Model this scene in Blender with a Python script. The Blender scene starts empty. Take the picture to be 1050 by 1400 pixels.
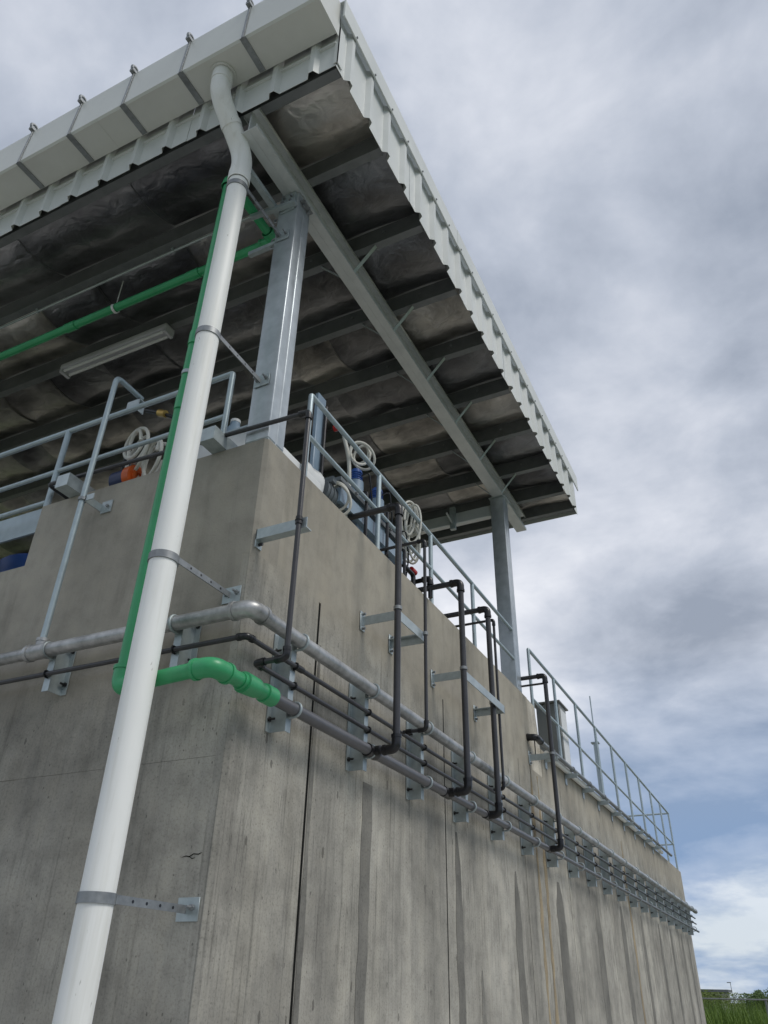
import bpy, bmesh, math, random
from mathutils import Vector, Matrix
random.seed(7)
scene = bpy.context.scene
COL = scene.collection
R = math.radians

# ------------------------------------------------------------------ camera
CAM = (1.96025, -2.51602, 1.58606)
cd = bpy.data.cameras.new('camera'); cam = bpy.data.objects.new('camera', cd); COL.objects.link(cam)
right = Vector((0.89708517, 0.4414229, 0.01959666))
down = Vector((-0.22073778, 0.48613354, -0.84554658))
fwd = Vector((-0.38277021, 0.75420157, 0.53354189))
m = Matrix((right, -down, -fwd)).transposed().to_4x4()
m.translation = Vector(CAM)
cam.matrix_world = m
cd.sensor_fit = 'VERTICAL'; cd.sensor_height = 36.0; cd.lens = 36.0 * 1042.0 / 1400.0
cd.clip_start = 0.05; cd.clip_end = 3000
scene.camera = cam

# ------------------------------------------------------------------ sky and sun
SUN_EL, SUN_AZ = R(52), R(96)       # azimuth measured from +Y towards +X
w = bpy.data.worlds.new('World'); scene.world = w; w.use_nodes = True
nt = w.node_tree; nt.nodes.clear()
def N(t, typ, **kw):
    n = t.nodes.new(typ)
    for k, v in kw.items(): setattr(n, k, v)
    return n
def mathn(t, op, a, b=None, clamp=False):
    n = N(t, 'ShaderNodeMath', operation=op, use_clamp=clamp)
    for i, v in enumerate((a, b)):
        if v is None: continue
        if isinstance(v, (int, float)): n.inputs[i].default_value = v
        else: t.links.new(v, n.inputs[i])
    return n.outputs[0]
def ramp(t, src, stops, interp='LINEAR'):
    n = N(t, 'ShaderNodeValToRGB'); cr = n.color_ramp; cr.interpolation = interp
    while len(cr.elements) < len(stops): cr.elements.new(0.5)
    for e, (p, c) in zip(cr.elements, stops):
        e.position = p; e.color = (*c, 1) if len(c) == 3 else c
    t.links.new(src, n.inputs[0]); return n.outputs[0]
def mixc(t, fac, a, b, mode='MIX'):
    n = N(t, 'ShaderNodeMix', data_type='RGBA', blend_type=mode)
    for i, v in ((0, fac), (6, a), (7, b)):
        if isinstance(v, (int, float)): n.inputs[i].default_value = v
        elif isinstance(v, tuple): n.inputs[i].default_value = (*v, 1)
        else: t.links.new(v, n.inputs[i])
    return n.outputs[2]
def noise(t, vec, scale, detail=4, rough=0.55, dist=0.0):
    n = N(t, 'ShaderNodeTexNoise'); n.inputs['Scale'].default_value = scale
    n.inputs['Detail'].default_value = detail; n.inputs['Roughness'].default_value = rough
    n.inputs['Distortion'].default_value = dist
    if vec is not None: t.links.new(vec, n.inputs['Vector'])
    return n.outputs[0]
tc = N(nt, 'ShaderNodeTexCoord')
sky = N(nt, 'ShaderNodeTexSky', sky_type='NISHITA'); sky.sun_disc = False
sky.sun_elevation = SUN_EL; sky.sun_rotation = SUN_AZ; sky.dust_density = 0.7; sky.ozone_density = 2.5
skyc = mixc(nt, 1.0, sky.outputs[0], (0.075, 0.075, 0.075), 'MULTIPLY')
sep = N(nt, 'ShaderNodeSeparateXYZ'); nt.links.new(tc.outputs['Generated'], sep.inputs[0])
zz = mathn(nt, 'ADD', mathn(nt, 'MAXIMUM', sep.outputs[2], 0.0), 0.22)
comb = N(nt, 'ShaderNodeCombineXYZ')
nt.links.new(mathn(nt, 'DIVIDE', sep.outputs[0], zz), comb.inputs[0])
nt.links.new(mathn(nt, 'DIVIDE', sep.outputs[1], zz), comb.inputs[1])
mp = N(nt, 'ShaderNodeMapping'); mp.inputs['Location'].default_value = (3.3, 1.9, 0.4)
nt.links.new(comb.outputs[0], mp.inputs[0])
n1 = noise(nt, mp.outputs[0], 1.5, 8, 0.54, 0.15)
n2 = noise(nt, mp.outputs[0], 0.55, 3, 0.5, 0.0)
n3 = noise(nt, mp.outputs[0], 4.2, 6, 0.58, 0.35)
cl = mathn(nt, 'ADD', mathn(nt, 'ADD', mathn(nt, 'MULTIPLY', n1, 0.52), mathn(nt, 'MULTIPLY', n2, 0.34)), mathn(nt, 'MULTIPLY', n3, 0.14))
cloud = ramp(nt, cl, [(0.415, (0.27, 0.31, 0.385)), (0.475, (0.42, 0.46, 0.54)), (0.525, (0.57, 0.60, 0.67)), (0.585, (0.77, 0.785, 0.83))])
# far clouds low over the horizon are bluer, with gaps to the clear sky
cloud2 = ramp(nt, cl, [(0.42, (0.19, 0.30, 0.49)), (0.51, (0.29, 0.385, 0.55)), (0.59, (0.58, 0.64, 0.71))])
low = ramp(nt, sep.outputs[2], [(0.0, (0,)*3), (0.16, (0.25,)*3), (0.36, (1,)*3)])
cloud = mixc(nt, low, cloud2, cloud)
gap = ramp(nt, noise(nt, mp.outputs[0], 1.7, 5, 0.5), [(0.40, (0.86,)*3), (0.58, (1,)*3)])
cover = mathn(nt, 'MAXIMUM', gap, low)
skymix = mixc(nt, cover, skyc, cloud)
bg = N(nt, 'ShaderNodeBackground'); nt.links.new(skymix, bg.inputs[0]); bg.inputs[1].default_value = 1.08
wo = N(nt, 'ShaderNodeOutputWorld'); nt.links.new(bg.outputs[0], wo.inputs[0])

sd = bpy.data.lights.new('sun', 'SUN'); sd.energy = 1.5; sd.angle = R(24); sd.color = (1.0, 0.96, 0.9)
sun = bpy.data.objects.new('sun', sd); COL.objects.link(sun)
sdir = Vector((math.sin(SUN_AZ) * math.cos(SUN_EL), math.cos(SUN_AZ) * math.cos(SUN_EL), math.sin(SUN_EL)))
sun.rotation_euler = sdir.to_track_quat('Z', 'Y').to_euler(); sun.location = (8, -8, 14)

scene.view_settings.view_transform = 'Standard'; scene.view_settings.look = 'None'
scene.view_settings.exposure = 0.15; scene.view_settings.gamma = 1.0
scene.view_settings.use_curve_mapping = False
scene.render.engine = 'CYCLES'

# ------------------------------------------------------------------ materials
def newmat(name):
    mt = bpy.data.materials.new(name); mt.use_nodes = True
    t = mt.node_tree; b = t.nodes['Principled BSDF']; return mt, t, b
def objco(t, scale=(1, 1, 1), loc=(0, 0, 0)):
    c = N(t, 'ShaderNodeTexCoord'); mpn = N(t, 'ShaderNodeMapping')
    mpn.inputs['Scale'].default_value = scale; mpn.inputs['Location'].default_value = loc
    t.links.new(c.outputs['Object'], mpn.inputs[0]); return mpn.outputs[0]
def bump(t, b, h, strength, dist=0.01):
    n = N(t, 'ShaderNodeBump'); n.inputs['Strength'].default_value = strength; n.inputs['Distance'].default_value = dist
    t.links.new(h, n.inputs['Height']); t.links.new(n.outputs[0], b.inputs['Normal'])
def plain(name, c1, c2=None, scale=12, rough=0.5, metal=0.0, bmp=0.05, stretch=(1, 1, 1), spec=0.5, rvar=0.12):
    mt, t, b = newmat(name)
    c2 = c2 or tuple(x * 0.8 for x in c1)
    v = objco(t, stretch)
    n = noise(t, v, scale, 6, 0.6)
    n2 = noise(t, v, scale * 0.17, 3, 0.5)
    s = mathn(t, 'ADD', mathn(t, 'MULTIPLY', n, 0.55), mathn(t, 'MULTIPLY', n2, 0.45))
    t.links.new(ramp(t, s, [(0.36, c2), (0.62, c1)]), b.inputs['Base Color'])
    r = N(t, 'ShaderNodeMapRange'); r.inputs[3].default_value = rough - rvar; r.inputs[4].default_value = rough + rvar
    t.links.new(n, r.inputs[0]); t.links.new(r.outputs[0], b.inputs['Roughness'])
    b.inputs['Metallic'].default_value = metal; b.inputs['Specular IOR Level'].default_value = spec
    if bmp: bump(t, b, n, bmp, 0.004)
    return mt
def concrete(name, base, tint, streak=0.5, grain=0.5, seed=0.0, lightn=1.13, zone=None):
    mt, t, b = newmat(name)
    k = lambda c, f: tuple(x * f * lightn for x in c)
    v = objco(t, (1, 1, 1), (seed, seed * 1.7, seed * 0.6))
    vs = objco(t, (1, 1, 0.10), (seed, 0, 0))
    vg = objco(t, (1, 1, 0.03), (seed, 3, 0))
    big = noise(t, v, 1.3, 5, 0.6, 0.3)
    mid = noise(t, v, 7.0, 6, 0.62)
    fine = noise(t, v, 90.0, 4, 0.65)
    st = noise(t, vs, 6.5, 6, 0.6, 0.2)
    gr = noise(t, vg, 46.0, 4, 0.6)
    a = ramp(t, big, [(0.32, k(base, 0.74)), (0.5, k(base, 1.0)), (0.68, k(tint, 1.12))])
    a = mixc(t, 0.65, a, ramp(t, mid, [(0.3, (0.62, 0.62, 0.62)), (0.52, (1, 1, 1)), (0.75, (1.18, 1.16, 1.12))]), 'MULTIPLY')
    broad = noise(t, objco(t, (1, 1, 0.22), (seed + 4, 1, 6)), 2.6, 5, 0.55, 0.4)
    a = mixc(t, 0.42, a, ramp(t, broad, [(0.34, (0.66, 0.66, 0.66)), (0.5, (1, 1, 1)), (0.66, (1.2, 1.19, 1.16))]), 'MULTIPLY')
    a = mixc(t, streak, a, ramp(t, st, [(0.30, (0.50, 0.50, 0.49)), (0.46, (0.96, 0.96, 0.95)), (0.7, (1.12, 1.1, 1.05))]), 'MULTIPLY')
    a = mixc(t, grain, a, ramp(t, gr, [(0.30, (0.45, 0.45, 0.44)), (0.43, (0.98, 0.98, 0.98)), (0.7, (1.14, 1.14, 1.12))]), 'MULTIPLY')
    a = mixc(t, 0.5, a, ramp(t, fine, [(0.30, (0.42, 0.42, 0.41)), (0.47, (1, 1, 1)), (0.7, (1.15, 1.15, 1.14))]), 'MULTIPLY')
    # form boards: a slightly different tone per board and a fine line between boards
    sb = N(t, 'ShaderNodeSeparateXYZ'); cb_ = N(t, 'ShaderNodeTexCoord'); t.links.new(cb_.outputs['Object'], sb.inputs[0])
    lin = mathn(t, 'ADD', mathn(t, 'ADD', sb.outputs[0], sb.outputs[1]), mathn(t, 'MULTIPLY', noise(t, objco(t, (1, 1, 0.5)), 1.1, 3), 0.05))
    lin = mathn(t, 'ADD', mathn(t, 'MULTIPLY', lin, 3.3), seed + 20.0)
    wn = N(t, 'ShaderNodeTexWhiteNoise', noise_dimensions='1D'); t.links.new(mathn(t, 'FLOOR', lin), wn.inputs['W'])
    a = mixc(t, grain, a, ramp(t, wn.outputs[0], [(0.0, (0.80, 0.80, 0.79)), (1.0, (1.17, 1.165, 1.15))]), 'MULTIPLY')
    fr = mathn(t, 'FRACT', lin)
    a = mixc(t, grain, a, ramp(t, fr, [(0.0, (0.55, 0.55, 0.54)), (0.012, (1, 1, 1))]), 'MULTIPLY')
    # dark specks and pin holes
    for vsc, thr, zs in ((15, 0.90, 0.40), (44, 0.74, 0.6)):
        vo = N(t, 'ShaderNodeTexVoronoi'); vo.inputs['Scale'].default_value = vsc
        t.links.new(objco(t, (1, 1, zs), (seed, 1, 2)), vo.inputs['Vector'])
        sc_ = N(t, 'ShaderNodeSeparateColor'); t.links.new(vo.outputs['Color'], sc_.inputs[0])
        pick = mathn(t, 'GREATER_THAN', sc_.outputs[0], thr)
        size = mathn(t, 'ADD', mathn(t, 'MULTIPLY', sc_.outputs[1], 0.12), 0.04)
        dot = mathn(t, 'LESS_THAN', mathn(t, 'ADD', vo.outputs['Distance'], mathn(t, 'MULTIPLY', mathn(t, 'SUBTRACT', fine, 0.5), 0.15)), size)
        a = mixc(t, mathn(t, 'MULTIPLY', mathn(t, 'MULTIPLY', pick, dot), 0.62), a, (0.075, 0.07, 0.06))
    hl = noise(t, objco(t, (1, 1, 0.05), (seed, 2, 1)), 10.0, 4, 0.6, 0.1)
    line = ramp(t, mathn(t, 'ABSOLUTE', mathn(t, 'SUBTRACT', hl, 0.5)), [(0.0, (0.40, 0.40, 0.39)), (0.008, (1, 1, 1))])
    lsel = ramp(t, noise(t, v, 1.6, 2), [(0.48, (0, 0, 0)), (0.60, (1, 1, 1))])
    a = mixc(t, mathn(t, 'MULTIPLY', lsel, grain), a, mixc(t, 1.0, a, line, 'MULTIPLY'))
    if zone:
        zb_, wob_, c_up = zone
        so = N(t, 'ShaderNodeSeparateXYZ'); co_ = N(t, 'ShaderNodeTexCoord'); t.links.new(co_.outputs['Object'], so.inputs[0])
        e = mathn(t, 'ADD', so.outputs[2], mathn(t, 'MULTIPLY', mathn(t, 'SUBTRACT', noise(t, objco(t, (1, 1, .35)), 2.2, 5, .6), .5), wob_))
        f_ = ramp(t, mathn(t, 'SUBTRACT', e, zb_ - .5), [(0.40, (0, 0, 0)), (0.62, (1, 1, 1))])
        up = ramp(t, big, [(0.32, k(c_up, 0.82)), (0.5, k(c_up, 1.0)), (0.68, k(c_up, 1.16))])
        up = mixc(t, 0.6, up, ramp(t, mid, [(0.3, (0.74, 0.74, 0.74)), (0.52, (1, 1, 1)), (0.75, (1.12, 1.1, 1.06))]), 'MULTIPLY')
        up = mixc(t, 0.55, up, ramp(t, st, [(0.30, (0.62, 0.62, 0.60)), (0.46, (0.98, 0.98, 0.97)), (0.7, (1.14, 1.12, 1.08))]), 'MULTIPLY')
        up = mixc(t, 0.3, up, ramp(t, fine, [(0.30, (0.6, 0.6, 0.6)), (0.45, (1, 1, 1))]), 'MULTIPLY')
        a = mixc(t, f_, a, up)
    t.links.new(a, b.inputs['Base Color'])
    b.inputs['Roughness'].default_value = 0.88; b.inputs['Specular IOR Level'].default_value = 0.25
    h = mathn(t, 'ADD', mathn(t, 'MULTIPLY', mid, 0.5), mathn(t, 'ADD', mathn(t, 'MULTIPLY', fine, 0.25), mathn(t, 'MULTIPLY', gr, 0.35)))
    bump(t, b, h, 0.45, 0.008)
    return mt
M = {}
M['conc'] = concrete('concrete_boarded', (0.312, 0.300, 0.268), (0.368, 0.354, 0.316), 0.5, 0.62, 0, zone=(3.22, 0.5, (0.30, 0.278, 0.232)))
M['conc_front'] = concrete('concrete_front', (0.285, 0.272, 0.240), (0.325, 0.312, 0.276), 0.6, 0.42, 11, zone=(2.75, 0.9, (0.295, 0.276, 0.235)))
M['plaster'] = M['conc']
M['plaster_new'] = concrete('concrete_new', (0.43, 0.40, 0.34), (0.48, 0.45, 0.39), 0.3, 0.1, 8)
M['patch'] = concrete('concrete_patch', (0.170, 0.165, 0.148), (0.19, 0.183, 0.163), 0.25, 0.2, 3)
M['rust_run'] = concrete('rust_run', (0.30, 0.245, 0.165), (0.33, 0.27, 0.18), 0.6, 0.5, 4)
M['joint'] = plain('joint_dark', (0.012, 0.012, 0.011), rough=0.95, spec=0.1)
M['galv'] = plain('galvanised_pipe', (0.52, 0.525, 0.52), (0.22, 0.225, 0.22), 17, 0.42, 0.55, 0.06)
M['zinc'] = plain('zinc_plate', (0.47, 0.525, 0.53), (0.33, 0.38, 0.39), 22, 0.42, 0.5, 0.04)
M['strap'] = plain('strap_steel', (0.30, 0.315, 0.32), (0.20, 0.21, 0.215), 40, 0.45, 0.5, 0.04)
M['rail'] = plain('rail_paint', (0.42, 0.50, 0.525), (0.33, 0.395, 0.42), 20, 0.42, 0.35, 0.04)
M['column'] = plain('column_zinc', (0.50, 0.54, 0.56), (0.36, 0.395, 0.41), 12, 0.36, 0.5, 0.03)
M['beam'] = plain('beam_zinc', (0.62, 0.645, 0.64), (0.50, 0.53, 0.53), 9, 0.42, 0.3, 0.03)
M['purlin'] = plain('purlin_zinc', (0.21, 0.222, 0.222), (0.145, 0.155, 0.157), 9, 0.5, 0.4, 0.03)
M['pvc_white'] = plain('white_pvc', (0.86, 0.87, 0.84), (0.77, 0.775, 0.74), 5, 0.52, 0.0, 0.015, (1, 1, 0.25))
mt_ = M['pvc_white']; t = mt_.node_tree; b = t.nodes['Principled BSDF']; src = b.inputs['Base Color'].links[0].from_socket
gm = ramp(t, noise(t, objco(t, (1, 1, 0.06)), 17, 5, 0.6, 0.2), [(0.34, (0.80, 0.79, 0.75)), (0.50, (1, 1, 1))])
sc1 = ramp(t, noise(t, objco(t, (1, 1, 0.3)), 38, 3, 0.7), [(0.27, (0.55, 0.54, 0.51)), (0.31, (1, 1, 1))])
t.links.new(mixc(t, 0.8, mixc(t, 0.6, src, gm, 'MULTIPLY'), sc1, 'MULTIPLY'), b.inputs['Base Color'])
M['green'] = plain('green_plastic', (0.045, 0.36, 0.145), (0.033, 0.285, 0.11), 8, 0.38, 0.0, 0.02)
M['grey_pvc'] = plain('grey_pvc', (0.115, 0.115, 0.122), (0.08, 0.08, 0.086), 14, 0.34, 0.0, 0.02)
M['dark_pvc'] = plain('dark_pvc', (0.045, 0.045, 0.049), (0.030, 0.030, 0.033), 14, 0.33, 0.0, 0.02)
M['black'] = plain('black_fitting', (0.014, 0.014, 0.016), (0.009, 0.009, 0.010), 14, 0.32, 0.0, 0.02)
M['roof_white'] = plain('coated_sheet', (0.66, 0.68, 0.66), (0.55, 0.57, 0.55), 3, 0.42, 0.0, 0.02)
M['gutter'] = plain('gutter_sheet', (0.68, 0.69, 0.655), (0.57, 0.575, 0.54), 2.2, 0.42, 0.0, 0.02)
M['white'] = plain('white_plastic', (0.72, 0.73, 0.72), (0.60, 0.61, 0.60), 6, 0.5, 0.0, 0.05)
M['hose'] = plain('cream_hose', (0.66, 0.65, 0.58), (0.55, 0.54, 0.48), 20, 0.45, 0.0, 0.02)
M['blue'] = plain('blue_plastic', (0.022, 0.10, 0.38), (0.016, 0.07, 0.28), 6, 0.35, 0.0, 0.02)
M['navy'] = plain('navy_paint', (0.03, 0.045, 0.12), None, 6, 0.4)
M['bluegrey'] = plain('blue_grey_paint', (0.24, 0.33, 0.42), None, 6, 0.4)
M['motor'] = plain('grey_motor', (0.13, 0.15, 0.16), None, 12, 0.45)
M['orange'] = plain('orange_plastic', (0.72, 0.13, 0.02), None, 8, 0.4)
M['red'] = plain('red_plastic', (0.55, 0.02, 0.02), None, 8, 0.4)
M['brass'] = plain('brass', (0.55, 0.36, 0.10), None, 8, 0.4, 0.7)
M['cabinet'] = plain('cabinet_grey', (0.21, 0.22, 0.205), None, 5, 0.5)
M['lampbody'] = plain('lamp_body', (0.55, 0.56, 0.58), None, 5, 0.35)
M['wire'] = plain('fence_wire', (0.26, 0.27, 0.265), None, 20, 0.5, 0.5)
M['bark'] = plain('bark', (0.10, 0.08, 0.06), None, 14, 0.9, 0, 0.3)
M['far_wall'] = plain('far_wall', (0.45, 0.43, 0.40), None, 2, 0.8)
M['far_roof'] = plain('far_roof', (0.16, 0.17, 0.18), None, 2, 0.7)
M['glass'] = plain('window_glass', (0.03, 0.035, 0.04), None, 2, 0.12)
def leafmat(name, c1, c2):
    mt, t, b = newmat(name)
    oi = N(t, 'ShaderNodeTexCoord')
    n = noise(t, oi.outputs['Object'], 3.0, 4, 0.6)
    t.links.new(ramp(t, n, [(0.35, c2), (0.65, c1)]), b.inputs['Base Color'])
    b.inputs['Roughness'].default_value = 0.6; b.inputs['Specular IOR Level'].default_value = 0.2
    return mt
M['leaf'] = leafmat('leaf', (0.12, 0.155, 0.035), (0.075, 0.11, 0.025))
M['leaf2'] = leafmat('leaf_dark', (0.10, 0.15, 0.05), (0.065, 0.11, 0.035))
M['grass'] = leafmat('grass_blade', (0.15, 0.225, 0.04), (0.075, 0.135, 0.022))
# foil insulation, each sheet a little different
mt, t, b = newmat('foil_insulation')
v = objco(t); oi = N(t, 'ShaderNodeObjectInfo')
wr = noise(t, objco(t, (1.6, 2.2, 1)), 4.5, 4, 0.5, 0.6); bl = noise(t, v, 1.7, 3, 0.5)
ve = N(t, 'ShaderNodeTexVoronoi', feature='DISTANCE_TO_EDGE'); ve.inputs['Scale'].default_value = 3.6
wv = mixc(t, 0.12, objco(t, (1, 1.5, 1)), N(t, 'ShaderNodeTexNoise').outputs[1]); t.links.new(wv, ve.inputs['Vector'])
crease = ramp(t, ve.outputs[0], [(0.0, (0, 0, 0)), (0.05, (1, 1, 1))])
c0 = ramp(t, oi.outputs['Random'], [(0.0, (0.42, 0.425, 0.44)), (0.56, (0.68, 0.68, 0.68)), (0.66, (0.93, 0.90, 0.84)), (1.0, (0.96, 0.93, 0.87))])
c0 = mixc(t, 0.85, c0, ramp(t, bl, [(0.36, (0.40, 0.40, 0.41)), (0.58, (1, 1, 1))]), 'MULTIPLY')
c0 = mixc(t, 0.35, c0, ramp(t, wr, [(0.35, (0.5, 0.5, 0.5)), (0.55, (1, 1, 1))]), 'MULTIPLY')
c0 = mixc(t, 0.16, c0, ramp(t, ve.outputs[0], [(0.0, (0.45, 0.45, 0.45)), (0.02, (1, 1, 1))]), 'MULTIPLY')
t.links.new(c0, b.inputs['Base Color']); b.inputs['Metallic'].default_value = 0.85; b.inputs['Roughness'].default_value = 0.30
bump(t, b, mathn(t, 'ADD', wr, mathn(t, 'MULTIPLY', crease, 0.05)), 0.36, 0.03); M['foil'] = mt
# ground: pale compacted gravel near the tank, grass further off
mt, t, b = newmat('ground_mix')
v = objco(t); g1 = noise(t, v, 0.25, 5, 0.6); g2 = noise(t, v, 14, 5, 0.65)
grass = ramp(t, g1, [(0.35, (0.055, 0.085, 0.022)), (0.65, (0.10, 0.13, 0.035))])
t.links.new(mixc(t, 0.6, grass, ramp(t, g2, [(0.3, (0.6, 0.6, 0.6)), (0.7, (1.2, 1.2, 1.2))]), 'MULTIPLY'), b.inputs['Base Color'])
b.inputs['Roughness'].default_value = 0.95; bump(t, b, g2, 0.6, 0.03); M['ground'] = mt
mt, t, b = newmat('gravel_apron')
v = objco(t); g1 = noise(t, v, 0.8, 5, 0.6); g2 = noise(t, v, 40, 5, 0.7)
gv = ramp(t, g1, [(0.35, (0.40, 0.39, 0.37)), (0.65, (0.52, 0.51, 0.485))])
t.links.new(mixc(t, 0.7, gv, ramp(t, g2, [(0.3, (0.5, 0.5, 0.5)), (0.6, (1.1, 1.1, 1.1))]), 'MULTIPLY'), b.inputs['Base Color'])
b.inputs['Roughness'].default_value = 0.95; bump(t, b, g2, 0.8, 0.02); M['gravel'] = mt

# ------------------------------------------------------------------ mesh helpers
def nb(): return bmesh.new()
def box(bm, x0, x1, y0, y1, z0, z1, bev=0.0, seg=1):
    vs = [bm.verts.new((x, y, z)) for x in (x0, x1) for y in (y0, y1) for z in (z0, z1)]
    idx = [(0, 1, 3, 2), (4, 6, 7, 5), (0, 4, 5, 1), (2, 3, 7, 6), (0, 2, 6, 4), (1, 5, 7, 3)]
    fs = [bm.faces.new([vs[i] for i in f]) for f in idx]
    if bev:
        es = list({e for f in fs for e in f.edges})
        bmesh.ops.bevel(bm, geom=es, offset=bev, segments=seg, profile=0.5, affect='EDGES')
    return bm
def frame(d, up=None):
    d = Vector(d).normalized()
    u = Vector(up) if up else (Vector((0, 0, 1)) if abs(d.z) < 0.95 else Vector((1, 0, 0)))
    s = d.cross(u).normalized(); return d, s, s.cross(d).normalized()
def bar(bm, p, q, wd, ht, up=None):
    p, q = Vector(p), Vector(q); d, s, u = frame(q - p, up)
    vs = []
    for c in (p, q):
        for a, bb in ((-1, -1), (1, -1), (1, 1), (-1, 1)):
            vs.append(bm.verts.new(c + s * a * wd / 2 + u * bb * ht / 2))
    for i in range(4):
        j = (i + 1) % 4; bm.faces.new((vs[i], vs[j], vs[j + 4], vs[i + 4]))
    bm.faces.new(vs[3::-1]); bm.faces.new(vs[4:]); return bm
def sweep(bm, pts, rad, seg=12, cap=True, closed=False):
    pts = [Vector(p) for p in pts]; n = len(pts)
    rads = rad if isinstance(rad, (list, tuple)) else [rad] * n
    rings = []; prev = None
    for i, p in enumerate(pts):
        if closed: tan = (pts[(i + 1) % n] - pts[i - 1]).normalized()
        else:
            a = pts[i] - pts[i - 1] if i else pts[1] - pts[0]
            c = pts[i + 1] - pts[i] if i < n - 1 else pts[-1] - pts[-2]
            tan = (a.normalized() + c.normalized()).normalized()
        if prev is None:
            _, s, u = frame(tan); u = tan.cross(s)
        else:
            s = (prev - tan * prev.dot(tan)).normalized(); u = tan.cross(s)
        prev = s
        rings.append([bm.verts.new(p + (s * math.cos(2 * math.pi * k / seg) + u * math.sin(2 * math.pi * k / seg)) * rads[i]) for k in range(seg)])
    m_ = n if closed else n - 1
    for i in range(m_):
        A, B = rings[i], rings[(i + 1) % n]
        for k in range(seg):
            bm.faces.new((A[k], A[(k + 1) % seg], B[(k + 1) % seg], B[k]))
    if cap and not closed:
        bm.faces.new(rings[0][::-1]); bm.faces.new(rings[-1])
    return bm
def rounded(pts, br, k=6):
    pts = [Vector(p) for p in pts]; out = [pts[0]]
    for i in range(1, len(pts) - 1):
        a, p, c = pts[i - 1], pts[i], pts[i + 1]
        d1 = (a - p); d2 = (c - p); r = min(br, d1.length * 0.48, d2.length * 0.48)
        s, e = p + d1.normalized() * r, p + d2.normalized() * r
        for j in range(k + 1):
            tt = j / k; out.append((1 - tt) ** 2 * s + 2 * tt * (1 - tt) * p + tt ** 2 * e)
    out.append(pts[-1]); return out
def pipe(bm, pts, r, br=0.06, seg=14, k=6): return sweep(bm, rounded(pts, br, k), r, seg)
def cyl(bm, p, q, r, seg=12): return sweep(bm, [p, q], r, seg)
def ring(bm, c, axis, Rr, rr, seg=20, rs=8):
    d, s, u = frame(axis); c = Vector(c)
    pts = [c + (s * math.cos(2 * math.pi * k / seg) + u * math.sin(2 * math.pi * k / seg)) * Rr for k in range(seg)]
    return sweep(bm, pts, rr, rs, closed=True)
def band(bm, c, axis, ri, ro, wd, seg=24):
    d, s, u = frame(axis); c = Vector(c); L = []
    for off, rr in ((-wd / 2, ri), (-wd / 2, ro), (wd / 2, ro), (wd / 2, ri)):
        L.append([bm.verts.new(c + d * off + (s * math.cos(2 * math.pi * k / seg) + u * math.sin(2 * math.pi * k / seg)) * rr) for k in range(seg)])
    for i in range(4):
        A, B = L[i], L[(i + 1) % 4]
        for k in range(seg): bm.faces.new((A[k], B[k], B[(k + 1) % seg], A[(k + 1) % seg]))
    return bm
def fitting(bm, pts, r, br, seg=14):
    """an elbow body with thicker collar ends: pts = start, corner, end"""
    P = rounded(pts, br, 8); n = len(P)
    P = [P[0]] + P + [P[-1]]
    a = (P[2] - P[1]).normalized() * 0.012; c = (P[-3] - P[-2]).normalized() * 0.012
    sweep(bm, P[1:-1], r, seg)
    sweep(bm, [P[1], P[1] + a * 1.3], r * 1.10, seg); sweep(bm, [P[-2], P[-2] + c * 1.3], r * 1.10, seg)
    return bm
def prism(bm, poly, axis, a, b_):
    """extrude a 2-D polygon along axis 0/1/2 from a to b_; poly gives the other two coords in order"""
    def mk(pq, t_):
        l = list(pq); l.insert(axis, t_); return bm.verts.new(l)
    A = [mk(p, a) for p in poly]; B = [mk(p, b_) for p in poly]; n = len(poly)
    for i in range(n): bm.faces.new((A[i], A[(i + 1) % n], B[(i + 1) % n], B[i]))
    bm.faces.new(A[::-1]); bm.faces.new(B); return bm
def mesh_of(bm, name, mat, origin):
    bmesh.ops.recalc_face_normals(bm, faces=bm.faces[:])
    bmesh.ops.translate(bm, verts=bm.verts[:], vec=-Vector(origin))
    for f in bm.faces: f.smooth = True
    me = bpy.data.meshes.new(name); bm.to_mesh(me); bm.free()
    me.set_sharp_from_angle(angle=R(38)); me.materials.append(M[mat] if isinstance(mat, str) else mat)
    return me
def tag(o, label, cat, group=None):
    o['label'] = label; o['category'] = cat
    if group: o['group'] = group
    return o
def thing(name, label, cat, loc=(0, 0, 0), group=None):
    o = bpy.data.objects.new(name, None); COL.objects.link(o); o.location = loc; o.empty_display_size = 0.1
    o['_org'] = tuple(loc); return tag(o, label, cat, group)
def org(o):
    while o.parent: o = o.parent
    return Vector(o['_org'])
def part(name, bm, mat, parent, label=None):
    o = bpy.data.objects.new(name, mesh_of(bm, name, mat, org(parent))); COL.objects.link(o); o.parent = parent
    if label: o['label'] = label
    return o
def solo(name, bm, mat, label, cat, loc=(0, 0, 0), group=None):
    o = bpy.data.objects.new(name, mesh_of(bm, name, mat, loc)); COL.objects.link(o); o.location = loc; o['_org'] = tuple(loc)
    return tag(o, label, cat, group)
def structure(name, bm, mat, loc=(0, 0, 0)):
    o = bpy.data.objects.new(name, mesh_of(bm, name, mat, loc)); COL.objects.link(o); o.location = loc; o['_org'] = tuple(loc)
    o['kind'] = 'structure'; return o
def clone(root, loc, label, group=None):
    def cp(o, par):
        c = o.copy(); COL.objects.link(c)
        if par: c.parent = par
        for ch in o.children: cp(ch, c)
        return c
    r = cp(root, None); r.location = loc; r['_org'] = tuple(loc); r['label'] = label
    if group: r['group'] = group
    return r
ORD = ['first', 'second', 'third', 'fourth', 'fifth', 'sixth', 'seventh', 'eighth', 'ninth', 'tenth', 'eleventh', 'twelfth', 'thirteenth',
       'fourteenth', 'fifteenth', 'sixteenth', 'seventeenth', 'eighteenth', 'nineteenth', 'twentieth']

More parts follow.
